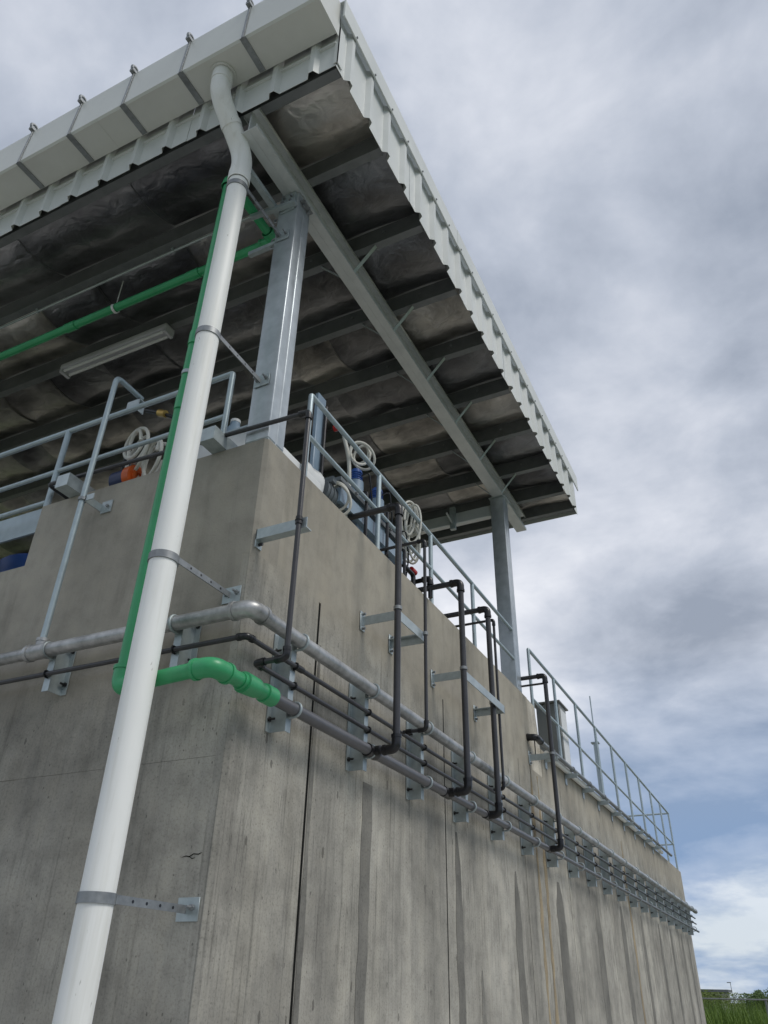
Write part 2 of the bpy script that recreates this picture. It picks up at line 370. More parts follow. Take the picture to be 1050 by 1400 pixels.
# ================================================================== SETTING
bm = nb()
for x0, x1, y0, y1 in ((-900, 900, -900, 900),):
    vs = [bm.verts.new(p) for p in ((x0, y0, 0), (x1, y0, 0), (x1, y1, 0), (x0, y1, 0))]; bm.faces.new(vs)
structure('ground', bm, 'ground')
bm = nb(); vs = [bm.verts.new(p) for p in ((-14, -9, .004), (7, -9, .004), (7, 17.5, .004), (-14, 17.5, .004))]; bm.faces.new(vs)
structure('gravel_yard', bm, 'gravel')

# ================================================================== CONCRETE TANK
XL, YL = -10.0, 13.9           # left end of front wall, far end of side wall
ZL, ZP, ZB = 3.6, 4.0, 3.33   # lower wall top, parapet top, underside of rendered band
YS, XS = 4.45, -1.6           # where the parapet steps down
tank = thing('concrete_tank', 'tall grey concrete tank wall with rendered parapet carrying all the pipework', 'tank', (0, 0, 0))
bm = nb()   # core behind the facing panels
box(bm, XL, -0.05, 0.05, YL - 0.01, 0, 3.32)
part('core', bm, 'joint', tank)
def panel(name, mat, x0, x1, y0, y1, z0, z1, bev=0.0, label=None):
    b_ = nb(); box(b_, x0, x1, y0, y1, z0, z1, 0); return part(name, b_, mat, tank, label)
joints = [0.62, 2.32, 4.02, 5.38, 7.10, 8.80, 10.5, 12.2]
ys = [0.035] + joints + [YL]
for i in range(len(ys) - 1):
    gp = {0.62: .010, 2.32: .008}
    panel('side_panel', 'conc', -0.06, 0.0006, ys[i] + (gp.get(ys[i], .0047) if i else 0), ys[i + 1] - gp.get(ys[i + 1], .0047), 0, ZB)
for jy in joints:
    hw = {0.62: .0098, 2.32: .0078}.get(jy, .0045)
    b_ = nb(); box(b_, -0.055, -0.0012, jy - hw, jy + hw, 0, ZB - .004); part('joint_gap', b_, 'joint', tank)
# corner strip with a chamfer
b_ = nb(); prism(b_, [(-0.06, 0.0), (-0.018, 0.0), (0.0, 0.018), (0.0, 0.035), (-0.06, 0.035)], 2, 0, ZB); part('corner_strip', b_, 'conc', tank)
# rendered band, side
b_ = nb(); box(b_, -0.2, 0.0006, 0.2, YS, ZB, ZP, 0); part('side_parapet', b_, 'plaster', tank)
b_ = nb(); prism(b_, [(YS + .001, ZB), (YS + .001, ZP), (4.70, ZP - 0.005), (4.79, ZL), (4.79, ZB)], 0, -0.2, -0.004); part('parapet_end', b_, 'plaster_new', tank, 'paler concrete wedge where the parapet steps down')
b_ = nb(); box(b_, -0.2, 0.0006, 4.79, YL, ZB, ZL, 0); part('side_band', b_, 'plaster', tank)
# rendered band, front and corner
b_ = nb(); prism(b_, [(XS, -0.0006), (-0.018, -0.0006), (0.0006, 0.018), (0.0006, 0.2), (XS, 0.2)], 2, ZB, ZP)
part('front_parapet', b_, 'conc_front', tank)
b_ = nb(); box(b_, XL, XS, -0.0006, 0.2, ZB, ZL, 0); part('front_band', b_, 'conc_front', tank)
# front facing panels (formwork marks at z 2.39)
panel('front_panel', 'conc_front', -1.200, -0.060, 0.0, 0.06, 0, 2.3885)
panel('front_panel', 'conc_front', -1.35, -0.060, -0.0006, 0.06, 2.3895, ZB)
panel('front_panel', 'conc_front', -2.9, -1.201, 0.0018, 0.06, 0, 2.3885)
panel('front_panel', 'conc_front', -2.9, -1.351, -0.0006, 0.06, 2.3895, ZB)
panel('front_panel', 'conc_front', XL, -2.901, -0.0006, 0.06, 0, ZB)
# inner platform slab
b_ = nb(); box(b_, XL, -0.2, 0.2, YL - 0.2, 3.33, 3.45); part('deck_slab', b_, 'plaster', tank)
# dark patch strips, slightly proud, wandering edges
def strip(y0, y1, ztop, taper, mat='patch', z0=0.0, name='patch_strip', wob=0.012):
    b_ = nb(); n = 26; L = []; rnd = random.Random(int(y0 * 977))
    o0 = o1 = 0
    for i in range(n + 1):
        z = z0 + (ztop - z0) * i / n
        o0 = o0 * 0.6 + rnd.uniform(-wob, wob); o1 = o1 * 0.6 + rnd.uniform(-wob, wob)
        tt = min(1, (ztop - z) / taper) if taper > .05 else 1
        c = (y0 + y1) / 2; h = (y1 - y0) / 2 * (0.25 + 0.75 * tt)
        L.append((b_.verts.new((0.0028, c - h + o0, z)), b_.verts.new((0.0028, c + h + o1, z)), b_.verts.new((-0.004, c - h + o0, z)), b_.verts.new((-0.004, c + h + o1, z))))
    for i in range(n):
        a, c = L[i], L[i + 1]
        b_.faces.new((a[0], a[1], c[1], c[0])); b_.faces.new((a[2], a[0], c[0], c[2])); b_.faces.new((a[1], a[3], c[3], c[1]))
    b_.faces.new((L[-1][0], L[-1][1], L[-1][3], L[-1][2]))
    return part(name, b_, mat, tank)
for y0, y1, zt, tp in ((1.175, 1.275, 2.53, 0.012), (2.46, 2.565, 2.49, 0.25), (3.66, 3.80, 2.40, 0.3), (4.86, 5.10, 2.46, 0.2), (6.33, 6.55, 2.5, 0.3),
                       (7.62, 7.82, 2.5, 0.2), (8.9, 9.05, 2.5, 0.2), (10.25, 10.42, 2.5, 0.2), (11.3, 11.45, 2.5, 0.1), (12.45, 12.6, 2.5, 0.1), (13.2, 13.3, 2.5, 0.1)):
    strip(y0, y1, zt, tp)
strip(0.634, 0.672, 3.1, 1.2, wob=0.006)
strip(2.85, 2.93, 1.72, 0.35)
strip(4.33, 4.40, 3.38, 0.2, 'rust_run', 1.0, 'rust_streak', 0.02)
strip(4.55, 4.62, 3.30, 0.6, 'rust_run', 1.2, 'rust_streak', 0.02)
strip(8.27, 8.36, 3.3, 0.6, 'rust_run', 0.6, 'rust_streak', 0.02)
for pts_ in ([(-.155, 2.012), (-.135, 2.016), (-.118, 2.013), (-.10, 2.022), (-.075, 2.02), (-.06, 2.026)], [(-.118, 2.013), (-.105, 2.006), (-.09, 2.008)]):
    b_ = nb(); sweep(b_, [(x - .0, -.0012, z) for x, z in pts_], [.0006] + [.0018] * (len(pts_) - 2) + [.0006], 5); part('crack', b_, 'joint', tank)
# ================================================================== PIPE BRACKETS
def bracket_parts(root, P, big=True, rings=((2.96, .033, 'galv'), (2.845, .0115, 'dark'), (2.752, .0115, 'dark'), (2.64, .028, 'grey')), z0=2.545, z1=3.005):
    """P maps (out, along, z) to world; Z-profile: base on wall towards -along, web, front flange towards +along"""
    def poly(pts, name):
        b_ = nb(); A = [b_.verts.new(P(o, a, z0)) for o, a in pts]; B = [b_.verts.new(P(o, a, z1)) for o, a in pts]; n = len(pts)
        for i in range(n): b_.faces.new((A[i], A[(i + 1) % n], B[(i + 1) % n], B[i]))
        b_.faces.new(A[::-1]); b_.faces.new(B); return part(name, b_, 'zinc', root)
    t_ = 0.005; D = 0.088
    poly([(0.0035, -0.03), (0.0035, 0.0), (0.0035 + t_, 0.0), (0.0035 + t_, -0.03)], 'base_leg')
    web = poly([(0.0035, 0.0), (0.0035, t_), (D, t_), (D, 0.0)], 'web')
    poly([(D - t_, t_), (D - t_, 0.042), (D, 0.042), (D, t_)], 'front_flange')
    for zb in ([z0 + 0.055, z1 - 0.085] if big else [z0 + 0.05, z0 + 0.22]):
        b_ = nb(); cyl(b_, P(0.008, -0.016, zb), P(0.040, -0.016, zb), 0.0055, 8); cyl(b_, P(0.008, -0.016, zb), P(0.017, -0.016, zb), 0.012, 6); part('anchor_bolt', b_, 'black', root)
    for z, r, k in rings:
        b_ = nb(); c = D + r + 0.002
        ax = Vector(P(0, 1, 0)) - Vector(P(0, 0, 0))
        pts = []
        for i in range(15):
            an = -math.pi / 2 + math.pi * i / 14
            pts.append(P(c + (r + .004) * math.cos(an), 0.022, z + (r + .004) * math.sin(an)))
        pts = [P(D - .02, 0.022, z - r - .004)] + pts + [P(D - .02, 0.022, z + r + .004)]
        sweep(b_, pts, 0.0062 if r > .02 else .0042, 8); part('u_bolt', b_, 'zinc' if r > .02 else 'black', root)
GB = 'pipe brackets along the long side wall'
y0b = 0.265; dyb = 0.735
def sideP(o, a, z): return Vector((o, y0b + a, z))
br0 = thing('pipe_bracket', 'first upright pipe bracket on the long wall, nearest the corner', 'bracket', (0, y0b, 2.545), GB)
bracket_parts(br0, sideP)
for k in range(1, 19):
    lab = f'{ORD[k]} upright pipe bracket along the long wall counted from the corner'
    if k == 18: lab = 'last upright pipe bracket at the far end of the long wall'
    clone(br0, (0, y0b + dyb * k, 2.545), lab, GB)
for i, xf in enumerate((-0.265, -1.035)):
    def frontP(o, a, z, xf=xf): return Vector((xf - a, -o, z))
    rt = thing('pipe_bracket', ('upright pipe bracket on the front wall just right of the white downpipe', 'upright pipe bracket on the front wall beside the galvanised tee')[i], 'bracket', (xf, 0, 2.76), 'pipe brackets on the front wall')
    bracket_parts(rt, frontP, False, ((2.96, .033, 'g'), (2.845, .0115, 'd')), 2.765, 3.005)

# ================================================================== PIPES
GX, TX, PX = 0.123, 0.1015, 0.118
gp = thing('galvanised_pipe', 'thick weathered galvanised pipe wrapping the corner along both walls', 'pipe', (0.123, -0.123, 2.96))
b_ = nb(); cyl(b_, (-1.20, -GX, 2.96), (0.05, -GX, 2.96), .033, 18); part('pipe_run', b_, 'galv', gp)
b_ = nb(); cyl(b_, (XL, -GX, 2.962), (-1.17, -GX, 2.96), .030, 18); part('pipe_run', b_, 'galv', gp)
b_ = nb(); cyl(b_, (GX, -0.05, 2.96), (GX, 14.1, 2.955), .033, 18); part('pipe_run', b_, 'galv', gp)
b_ = nb(); sweep(b_, rounded([(0.035, -GX, 2.96), (GX, -GX, 2.96), (GX, -0.035, 2.96)], 0.075, 9), .0395, 20)
band(b_, (0.037, -GX, 2.96), (1, 0, 0), .03, .0435, .016); band(b_, (GX, -0.037, 2.96), (0, 1, 0), .03, .0435, .016); part('elbow', b_, 'galv', gp)
b_ = nb(); cyl(b_, (-1.185, -GX, 2.96), (-1.055, -GX, 2.96), .039, 18); band(b_, (-1.185, -GX, 2.96), (1, 0, 0), .03, .043, .02); band(b_, (-1.062, -GX, 2.96), (1, 0, 0), .03, .043, .02)
cyl(b_, (-1.12, -GX, 2.96), (-1.12, -GX, 3.025), .027, 16); band(b_, (-1.12, -GX, 3.018), (0, 0, 1), .015, .030, .016); part('tee', b_, 'galv', gp)
b_ = nb(); band(b_, (GX, 13.98, 2.955), (0, 1, 0), .03, .038, .05); part('coupling', b_, 'galv', gp)
# galvanised riser with gooseneck on the front wall
rg = thing('vent_riser', 'pale galvanised riser with a bent top standing on the pipe tee', 'pipe', (-1.12, -GX, 3.03))
b_ = nb(); pipe(b_, [(-1.12, -GX, 3.02), (-1.105, -GX, 4.74), (-1.105, 0.10, 4.735)], .0165, .045, 14); part('pipe_run', b_, 'rail', rg)
b_ = nb(); box(b_, -1.14, -1.045, 0.03, 0.105, 4.665, 4.672); box(b_, -1.14, -1.045, 0.03, 0.036, 4.585, 4.672); box(b_, -1.075, -1.069, 0.036, 0.105, 4.60, 4.665); part('hanger_clip', b_, 'zinc', rg)
b_ = nb(); band(b_, (-1.112, -GX, 3.845), (0, 0, 1), .0165, .0245, .018); part('clamp', b_, 'strap', rg)
b_ = nb(); box(b_, -1.090, -1.084, -0.125, -0.004, 3.825, 3.87); box(b_, -1.09, -1.03, -0.125, -0.119, 3.83, 3.866); box(b_, -1.084, -1.010, -0.010, -0.0035, 3.81, 3.885); part('wall_arm', b_, 'zinc', rg)
b_ = nb(); cyl(b_, (-1.035, -0.010, 3.848), (-1.035, -0.022, 3.848), .009, 6); part('anchor_bolt', b_, 'strap', rg)
# dark small line A (front + side)
pa = thing('conduit_pipe', 'upper thin dark pipe below the galvanised pipe, turning the corner', 'pipe', (TX, -TX, 2.845))
b_ = nb(); cyl(b_, (XL, -TX, 2.845), (0.08, -TX, 2.845), .0115, 12); part('pipe_run', b_, 'dark_pvc', pa)
b_ = nb(); cyl(b_, (TX, -0.08, 2.845), (TX, 14.0, 2.84), .0115, 12); part('pipe_run', b_, 'dark_pvc', pa)
b_ = nb(); fitting(b_, [(0.055, -TX, 2.845), (TX, -TX, 2.845), (TX, -0.055, 2.845)], .0155, .03); part('elbow', b_, 'black', pa)
for yy in (0.315, 1.36):
    b_ = nb(); cyl(b_, (TX, yy - .03, 2.845), (TX, yy + .03, 2.845), .0155, 12); part('coupling', b_, 'black', pa)
# line B
pb = thing('conduit_pipe', 'middle thin dark pipe starting at the dark riser by the corner', 'pipe', (TX, -0.02, 2.752))
b_ = nb(); cyl(b_, (TX, 0.0, 2.752), (TX, 14.0, 2.75), .0115, 12); part('pipe_run', b_, 'dark_pvc', pb)
# grey line
pg = thing('grey_pipe', 'thick dark grey pipe fed by the green pipe, lowest on the long wall', 'pipe', (PX, 0.1, 2.64))
b_ = nb(); cyl(b_, (PX, 0.10, 2.64), (PX, 2.05, 2.64), .028, 18); part('pipe_run', b_, 'grey_pvc', pg)
b_ = nb(); cyl(b_, (PX, 2.05, 2.64), (PX, 4.33, 2.64), .0235, 16); part('pipe_run', b_, 'grey_pvc', pg)
b_ = nb(); cyl(b_, (PX, 4.33, 2.64), (PX, 14.05, 2.63), .0155, 14); part('pipe_run', b_, 'grey_pvc', pg)
for yy, r1 in ((1.03, .034), (2.05, .032), (2.80, .029), (4.33, .027)):
    b_ = nb(); cyl(b_, (PX, yy - .05, 2.64), (PX, yy + .05, 2.64), r1, 16); part('tee', b_, 'black', pg)
# green pipe
gr = thing('green_pipe', 'bright green plastic pipe climbing behind the white downpipe to the roof', 'pipe', (-0.338, -0.31, 2.6))
gpts = [(PX, 0.03, 2.64), (PX, -0.31, 2.635), (-0.338, -0.31, 2.615), (-0.318, -0.31, 5.955), (-0.318, 0.20, 5.955), (XL, 0.20, 5.935)]
b_ = nb(); cyl(b_, (-0.338, -0.31, 2.64), (-0.318, -0.31, 5.93), .031, 18); part('riser', b_, 'green', gr)
b_ = nb(); cyl(b_, (-0.32, -0.31, 2.616), (0.08, -0.31, 2.635), .031, 18); part('pipe_run', b_, 'green', gr)
b_ = nb(); cyl(b_, (PX, -0.28, 2.635), (PX, -0.02, 2.64), .031, 18); part('pipe_run', b_, 'green', gr)
b_ = nb(); cyl(b_, (-0.318, -0.29, 5.955), (-0.318, 0.18, 5.955), .031, 18); part('pipe_run', b_, 'green', gr)
b_ = nb(); cyl(b_, (-0.37, 0.2, 5.955), (XL, 0.2, 5.935), .031, 18); part('pipe_run', b_, 'green', gr)
def elbow(parent, a, c, e, r, br, mat): 
    b_ = nb(); fitting(b_, [a, c, e], r, br, 18); return part('elbow', b_, mat, parent)
elbow(gr, (0.03, -0.31, 2.633), (PX, -0.31, 2.635), (PX, -0.215, 2.636), .040, .075, 'green')
elbow(gr, (-0.265, -0.31, 2.617), (-0.338, -0.31, 2.615), (-0.338, -0.31, 2.70), .041, .05, 'green')
elbow(gr, (-0.318, -0.31, 5.88), (-0.318, -0.31, 5.955), (-0.318, -0.235, 5.955), .040, .05, 'green')
elbow(gr, (-0.318, 0.12, 5.955), (-0.318, 0.20, 5.955), (-0.42, 0.20, 5.954), .040, .05, 'green')
b_ = nb(); sweep(b_, [(PX, -0.135, 2.637), (PX, -0.115, 2.637), (PX, -0.113, 2.637), (PX, -0.02, 2.64), (PX, -0.018, 2.64), (PX, 0.075, 2.64)], [.036, .036, .045, .041, .034, .034], 18); part('reducer', b_, 'green', gr)
b_ = nb(); sweep(b_, [(PX, 0.035, 2.64), (PX, 0.037, 2.64), (PX, 0.105, 2.64), (PX, 0.107, 2.64)], [.036, .041, .041, .036], 18); part('union', b_, 'green', gr)
for xx in (-1.0, -2.2, -3.1):
    b_ = nb(); cyl(b_, (xx - .05, 0.2, 5.95), (xx + .05, 0.2, 5.95), .037, 18); part('coupling', b_, 'green', gr)
for zz_ in (4.1, 4.55):
    b_ = nb(); cyl(b_, (-0.325, -0.31, zz_ - .045), (-0.325, -0.31, zz_ + .045), .037, 18); part('coupling', b_, 'green', gr)
b_ = nb(); band(b_, (-0.325, -0.31, 4.30), (0, 0, 1), .031, .037, .022); part('clamp', b_, 'zinc', gr)
for xx in (-1.75, -3.6):
    b_ = nb(); band(b_, (xx, 0.2, 5.945), (1, 0, 0), .031, .037, .02); cyl(b_, (xx, 0.2, 5.98), (xx, 0.2, 6.25), .004, 8); part('hanger', b_, 'white', gr)
# black feed along the front parapet + riser beside the corner
r0 = thing('riser_pipe', 'thin dark riser nearest the corner bending left across the column foot', 'pipe', (0.255, -0.02, 2.752))
b_ = nb(); pipe(b_, [(0.255, -0.02, 2.775), (0.255, -0.02, 4.065), (-1.56, -0.035, 4.125), (-1.56, 0.19, 4.118), (-1.56, 0.24, 4.02)], .0125, .03, 12); part('pipe_run', b_, 'dark_pvc', r0)
b_ = nb(); cyl(b_, (TX, -0.02, 2.752), (0.235, -0.02, 2.752), .0125, 12); part('pipe_run', b_, 'dark_pvc', r0)
elbow(r0, (0.205, -0.02, 2.752), (0.255, -0.02, 2.752), (0.255, -0.02, 2.80), .0165, .03, 'black')
elbow(r0, (0.15, -0.02, 2.752), (TX, -0.02, 2.752), (TX, 0.028, 2.752), .0165, .03, 'black')
elbow(r0, (0.255, -0.02, 4.02), (0.255, -0.02, 4.065), (0.20, -0.02, 4.066), .0165, .03, 'black')
b_ = nb(); cyl(b_, (0.255, -0.02, 3.40), (0.255, -0.02, 3.44), .0165, 12); part('clamp', b_, 'black', r0)
# standoff for that riser: angle arm on the wall
def arm(name, root, y, z, x1, face):
    b_ = nb(); box(b_, 0.004, x1, y - .0025, y + .0025, z - .028, z + .028); box(b_, 0.004, x1, y - .04 if face < 0 else y, y if face < 0 else y + .04, z - .028, z - .0235); return part(name, b_, 'zinc', root)
s0 = thing('standoff_bracket', 'single angle arm holding the thin riser nearest the corner', 'bracket', (0, 0.0, 3.42), 'standoff brackets on the long wall')
b_ = nb(); box(b_, 0.004, 0.285, 0.0, 0.005, 3.395, 3.445); box(b_, 0.004, 0.285, 0.0, 0.045, 3.390, 3.395); part('arm', b_, 'zinc', s0)
b_ = nb(); prism(b_, [(0.0, 3.352), (0.05, 3.352), (0.05, 3.445), (0.0, 3.445)], 0, 0.0035, 0.0085); part('wall_plate', b_, 'zinc', s0)
b_ = nb(); cyl(b_, (0.008, 0.026, 3.372), (0.03, 0.026, 3.372), .008, 6); part('anchor_bolt', b_, 'black', s0)
b_ = nb(); ring(b_, (0.255, -0.02, 3.42), (0, 0, 1), .016, .0035); part('u_bolt', b_, 'black', s0)
def ubracket(name_lab, ya, yb, z, xo, single=False):
    s = thing('standoff_bracket', name_lab, 'bracket', (0, ya, z), 'standoff brackets on the long wall')
    for i, y in enumerate((ya,) if single else (ya, yb)):
        b_ = nb(); box(b_, 0.008, xo, y - .003, y + .003, z - .027, z + .027); box(b_, 0.008, xo - .007, y, y + (.03 if i == 0 else -.03), z + .021, z + .027); part('arm', b_, 'zinc', s)
        b_ = nb(); box(b_, 0.0035, 0.0085, y - .028, y + .028, z - .06, z + .06, .002); part('wall_plate', b_, 'zinc', s)
        for dz in (-.045, .045):
            b_ = nb(); cyl(b_, (0.008, y, z + dz), (0.026, y, z + dz), .008, 6); part('anchor_bolt', b_, 'strap', s)
    if not single:
        b_ = nb(); box(b_, xo - .006, xo, ya - .003, yb + .003, z - .029, z + .029); part('front_bar', b_, 'zinc', s)
    return s
XR = 0.262
ubracket('U-shaped standoff bracket carrying the pair of risers nearer the corner', 1.09, 1.47, 3.415, XR - .02)
ubracket('U-shaped standoff bracket carrying the farther trio of risers', 2.13, 2.96, 3.415, XR - .02)
ubracket('lone standoff bracket under the black elbow by the parapet step', 4.37, 4.37, 3.415, XR - .02, True)
def riser(lab, y, z0, r, ztop, xend, zend=None, extra=None, mat='dark_pvc', xr=XR):
    t_ = thing('riser_pipe', lab, 'pipe', (xr, y, z0), 'risers off the long wall pipes')
    br = 1.4 * r + .012
    b_ = nb(); cyl(b_, (xr, y, z0 + .02), (xr, y, ztop - .02), r, 14); part('pipe_run', b_, mat, t_)
    b_ = nb(); cyl(b_, (PX, y, z0), (xr - .02, y, z0), r, 14); part('pipe_run', b_, mat, t_)
    b_ = nb(); pipe(b_, [(xr - .02, y, ztop), (xend, y, ztop), (xend, y, (zend or 3.5))], r, .03, 14); part('pipe_run', b_, mat, t_)
    L = 2.6 * r + .022
    elbow(t_, (xr - L, y, z0), (xr, y, z0), (xr, y, z0 + L), r * 1.28, br, 'black')
    elbow(t_, (xr, y, ztop - L), (xr, y, ztop), (xr - L, y, ztop), r * 1.28, br, 'black')
    b_ = nb(); cyl(b_, (PX + .02, y, z0), (PX + .055, y, z0), r * 1.35, 14); part('union', b_, 'black', t_)
    b_ = nb(); band(b_, (xr, y, 3.425), (0, 0, 1), r, r + .005, .02); part('clamp', b_, 'strap', t_)
    return t_
riser('thick grey riser nearest the corner, off the lowest pipe', 1.03, 2.64, .0195, 4.115, -0.32)
riser('thin grey riser just past the thick one nearest the corner', 1.42, 2.845, .0105, 4.075, -0.32)
rr = riser('thick grey riser third from the corner, with black tee over the parapet', 2.055, 2.64, .0205, 4.068, -0.30, 3.6)
b_ = nb(); pipe(b_, [(0.03, 2.055, 3.99), (0.03, 2.055, 4.145), (-0.25, 2.055, 4.14)], .017, .03, 12); part('stub', b_, 'black', rr)
elbow(rr, (0.03, 2.055, 4.09), (0.03, 2.055, 4.145), (-0.03, 2.055, 4.144), .023, .035, 'black')
riser('thick grey riser fourth from the corner', 2.80, 2.64, .0205, 4.19, -0.30, xr=0.205)
riser('thin grey riser fifth from the corner, last before the column', 2.97, 2.845, .0105, 4.165, -0.30, xr=0.195)
r6 = riser('thick grey riser standing alone by the step in the parapet', 4.33, 2.64, .0195, 4.150, -0.30, xr=0.225)
b_ = nb(); cyl(b_, (0.205, 4.33, 4.075), (-0.30, 4.33, 4.075), .010, 12); part('side_branch', b_, 'dark_pvc', r6)
# pipe along the top of the lower wall
tp = thing('wall_top_pipe', 'steel pipe on brackets along the top of the lower wall, black elbow at its start', 'pipe', (0.085, 4.4, 3.6))
b_ = nb(); cyl(b_, (0.085, 4.44, 3.588), (0.085, 12.3, 3.665), .021, 14); part('pipe_run', b_, 'strap', tp)
elbow(tp, (-0.0, 4.36, 3.60), (0.085, 4.36, 3.592), (0.085, 4.50, 3.59), .031, .06, 'black')
b_ = nb(); cyl(b_, (0.05, 4.42, 3.44), (0.05, 4.42, 3.585), .005, 8); part('drop_cable', b_, 'black', tp)
wp = thing('white_wall_pipe', 'white pipe lying on the lower wall edge behind the steel pipe', 'pipe', (0.03, 4.9, 3.6))
b_ = nb(); cyl(b_, (0.034, 4.86, 3.572), (0.034, 11.6, 3.62), .028, 14); part('pipe_run', b_, 'pvc_white', wp)
GT = 'angle brackets under the wall top pipe'
wb0 = None
for k in range(9):
    y = 4.92 + 0.745 * k; z = 3.567 + 0.0098 * (y - 4.44)
    lab = f'{ORD[k]} small angle bracket under the wall top pipe, counted from the parapet step'
    if wb0 is None:
        wb0 = thing('angle_bracket', lab, 'bracket', (0, y, z), GT)
        b_ = nb(); box(b_, 0.0035, 0.009, y - .035, y + .035, z - .13, z - .006); part('wall_leg', b_, 'zinc', wb0)
        b_ = nb(); box(b_, 0.0035, 0.135, y - .035, y + .035, z - .0345, z - .0285); part('shelf', b_, 'zinc', wb0)
        b_ = nb(); box(b_, 0.009, 0.135, y - .035, y - .030, z - .075, z - .0345); part('side_web', b_, 'zinc', wb0)
        b_ = nb(); ring(b_, (0.085, y, z + .022), (0, 1, 0), .0245, .004); part('u_bolt', b_, 'strap', wb0)
    else: clone(wb0, (0, y, z), lab, GT)

# ================================================================== WHITE DOWNPIPE
DX, DY = -0.152, -0.40
dp = thing('downpipe', 'tall white plastic downpipe from the gutter in front of the corner', 'downpipe', (DX, DY, 0.0))
b_ = nb(); cyl(b_, (DX, DY, 0.05), (DX, DY, 5.72), .0590, 28); part('pipe_run', b_, 'pvc_white', dp)
b_ = nb()
P = rounded([(-0.195, -0.665, 6.50), (-0.195, -0.665, 6.29), (DX, DY, 5.96), (DX, DY, 5.70)], .10, 9)
sweep(b_, P, .0625, 26)
band(b_, (-0.195, -0.665, 6.44), (0, 0, 1), .055, .0665, .09); band(b_, (DX, DY, 5.745), (0, 0, 1), .055, .0665, .09)
part('offset_bend', b_, 'pvc_white', dp)
b_ = nb(); band(b_, (-0.1735, -0.5325, 6.125), (0.13, 0.80, -1.0), .055, .0665, .035); part('socket_ring', b_, 'pvc_white', dp)
b_ = nb(); fitting(b_, [(DX, DY, 0.16), (DX, DY, 0.07), (DX, DY - 0.12, 0.07)], .066, .06, 20); part('shoe', b_, 'pvc_white', dp)
def dp_bracket(z, wall_y, plate_x, lab, bolts=True):
    b_ = nb(); band(b_, (DX, DY, z), (0, 0, 1), .0590, .0645, .034, 32); a = part('clamp_ring', b_, 'strap', dp)
    b_ = nb(); box(b_, DX + .053, DX + .058, DY + .03, wall_y, z - .014, z + .014); s = part('strap_arm', b_, 'strap', dp)
    for k in range(4):
        yy = DY + 0.11 + k * 0.07
        if yy > wall_y - .03: break
        b_ = nb(); cyl(b_, (DX + .0575, yy, z), (DX + .0588, yy, z), .0055, 10); part('strap_hole', b_, 'black', s)
    b_ = nb(); box(b_, DX + .015, DX + .115, wall_y - .006, wall_y - .0008, z - .04, z + .04, .001); p = part('wall_plate', b_, 'zinc', dp)
    for xx in ((DX + .035, DX + .095) if bolts else (DX + .085,)):
        b_ = nb(); cyl(b_, (xx, wall_y - .006, z + .006), (xx, wall_y - .04, z + .006), .0055, 8); cyl(b_, (xx, wall_y - .006, z + .006), (xx, wall_y - .016, z + .006), .0115, 6); part('anchor_bolt', b_, 'strap', p)
dp_bracket(1.832, 0.0, 0, '', False)
dp_bracket(3.115, -0.001, 0, '')
dp_bracket(4.42, 0.0, 0, '')
dp_bracket(5.64, 0.0, 0, '')

# ================================================================== COLUMNS AND ROOF FRAME
SL = 0.025
def column(lab, y0, ztop, xr=0.0):
    c = thing('steel_column', lab, 'column', (xr - .075, y0 + .075, ZP), 'steel columns carrying the roof')
    x0, x1, y1 = xr - .15, xr, y0 + .15; mid = y0 + .075
    b_ = nb()   # front channel: web faces -Y, lips meet behind
    box(b_, x0, x1, y0, mid - .0025, ZP + .008, ztop, .008, 3); part('channel', b_, 'column', c)
    b_ = nb(); box(b_, x0 + .001, x1 - .001, mid + .0025, y1, ZP + .008, ztop, .008, 3); part('channel', b_, 'column', c)
    b_ = nb(); box(b_, x0 + .004, x1 - .004, mid - .004, mid + .004, ZP + .008, ztop - .005); part('weld_seam', b_, 'column', c)
    b_ = nb(); box(b_, x0 - .02, x1 - .004, y0 + .004, y1 + .02, ZP + .0005, ZP + .008); part('base_plate', b_, 'zinc', c)
    return c
c1 = column('near galvanised box column standing on the parapet corner', 0.003, 6.045)
c2 = column('far galvanised box column at the parapet step', 4.175, 6.15)
# connection plates with bolts at the near column head
b_ = nb(); box(b_, -0.125, -0.02, -0.010, 0.002, 5.88, 6.07); p = part('head_plate', b_, 'zinc', c1)
for xx in (-.10, -.045):
    for z in (5.90, 5.955, 6.01):
        b_ = nb(); cyl(b_, (xx, -.010, z), (xx, -.03, z), .011, 6); part('bolt', b_, 'strap', p)
b_ = nb(); box(b_, 0.0, 0.03, 0.02, 0.14, 5.965, 5.973); cyl(b_, (0.015, 0.05, 5.94), (0.015, 0.05, 6.0), .01, 6); cyl(b_, (0.015, 0.11, 5.94), (0.015, 0.11, 6.0), .01, 6); part('side_cleat', b_, 'strap', c1)
b_ = nb(); box(b_, -0.16, 0.03, 4.16, 4.34, 6.15, 6.158); part('head_plate', b_, 'zinc', c2)
b_ = nb(); prism(b_, [(4.325, 5.98), (4.43, 6.14), (4.325, 6.14)], 0, -.03, -.022); part('gusset', b_, 'beam', c2)
b_ = nb(); prism(b_, [(4.325, 5.98), (4.43, 6.14), (4.325, 6.14)], 0, -.11, -.102); part('gusset', b_, 'beam', c2)
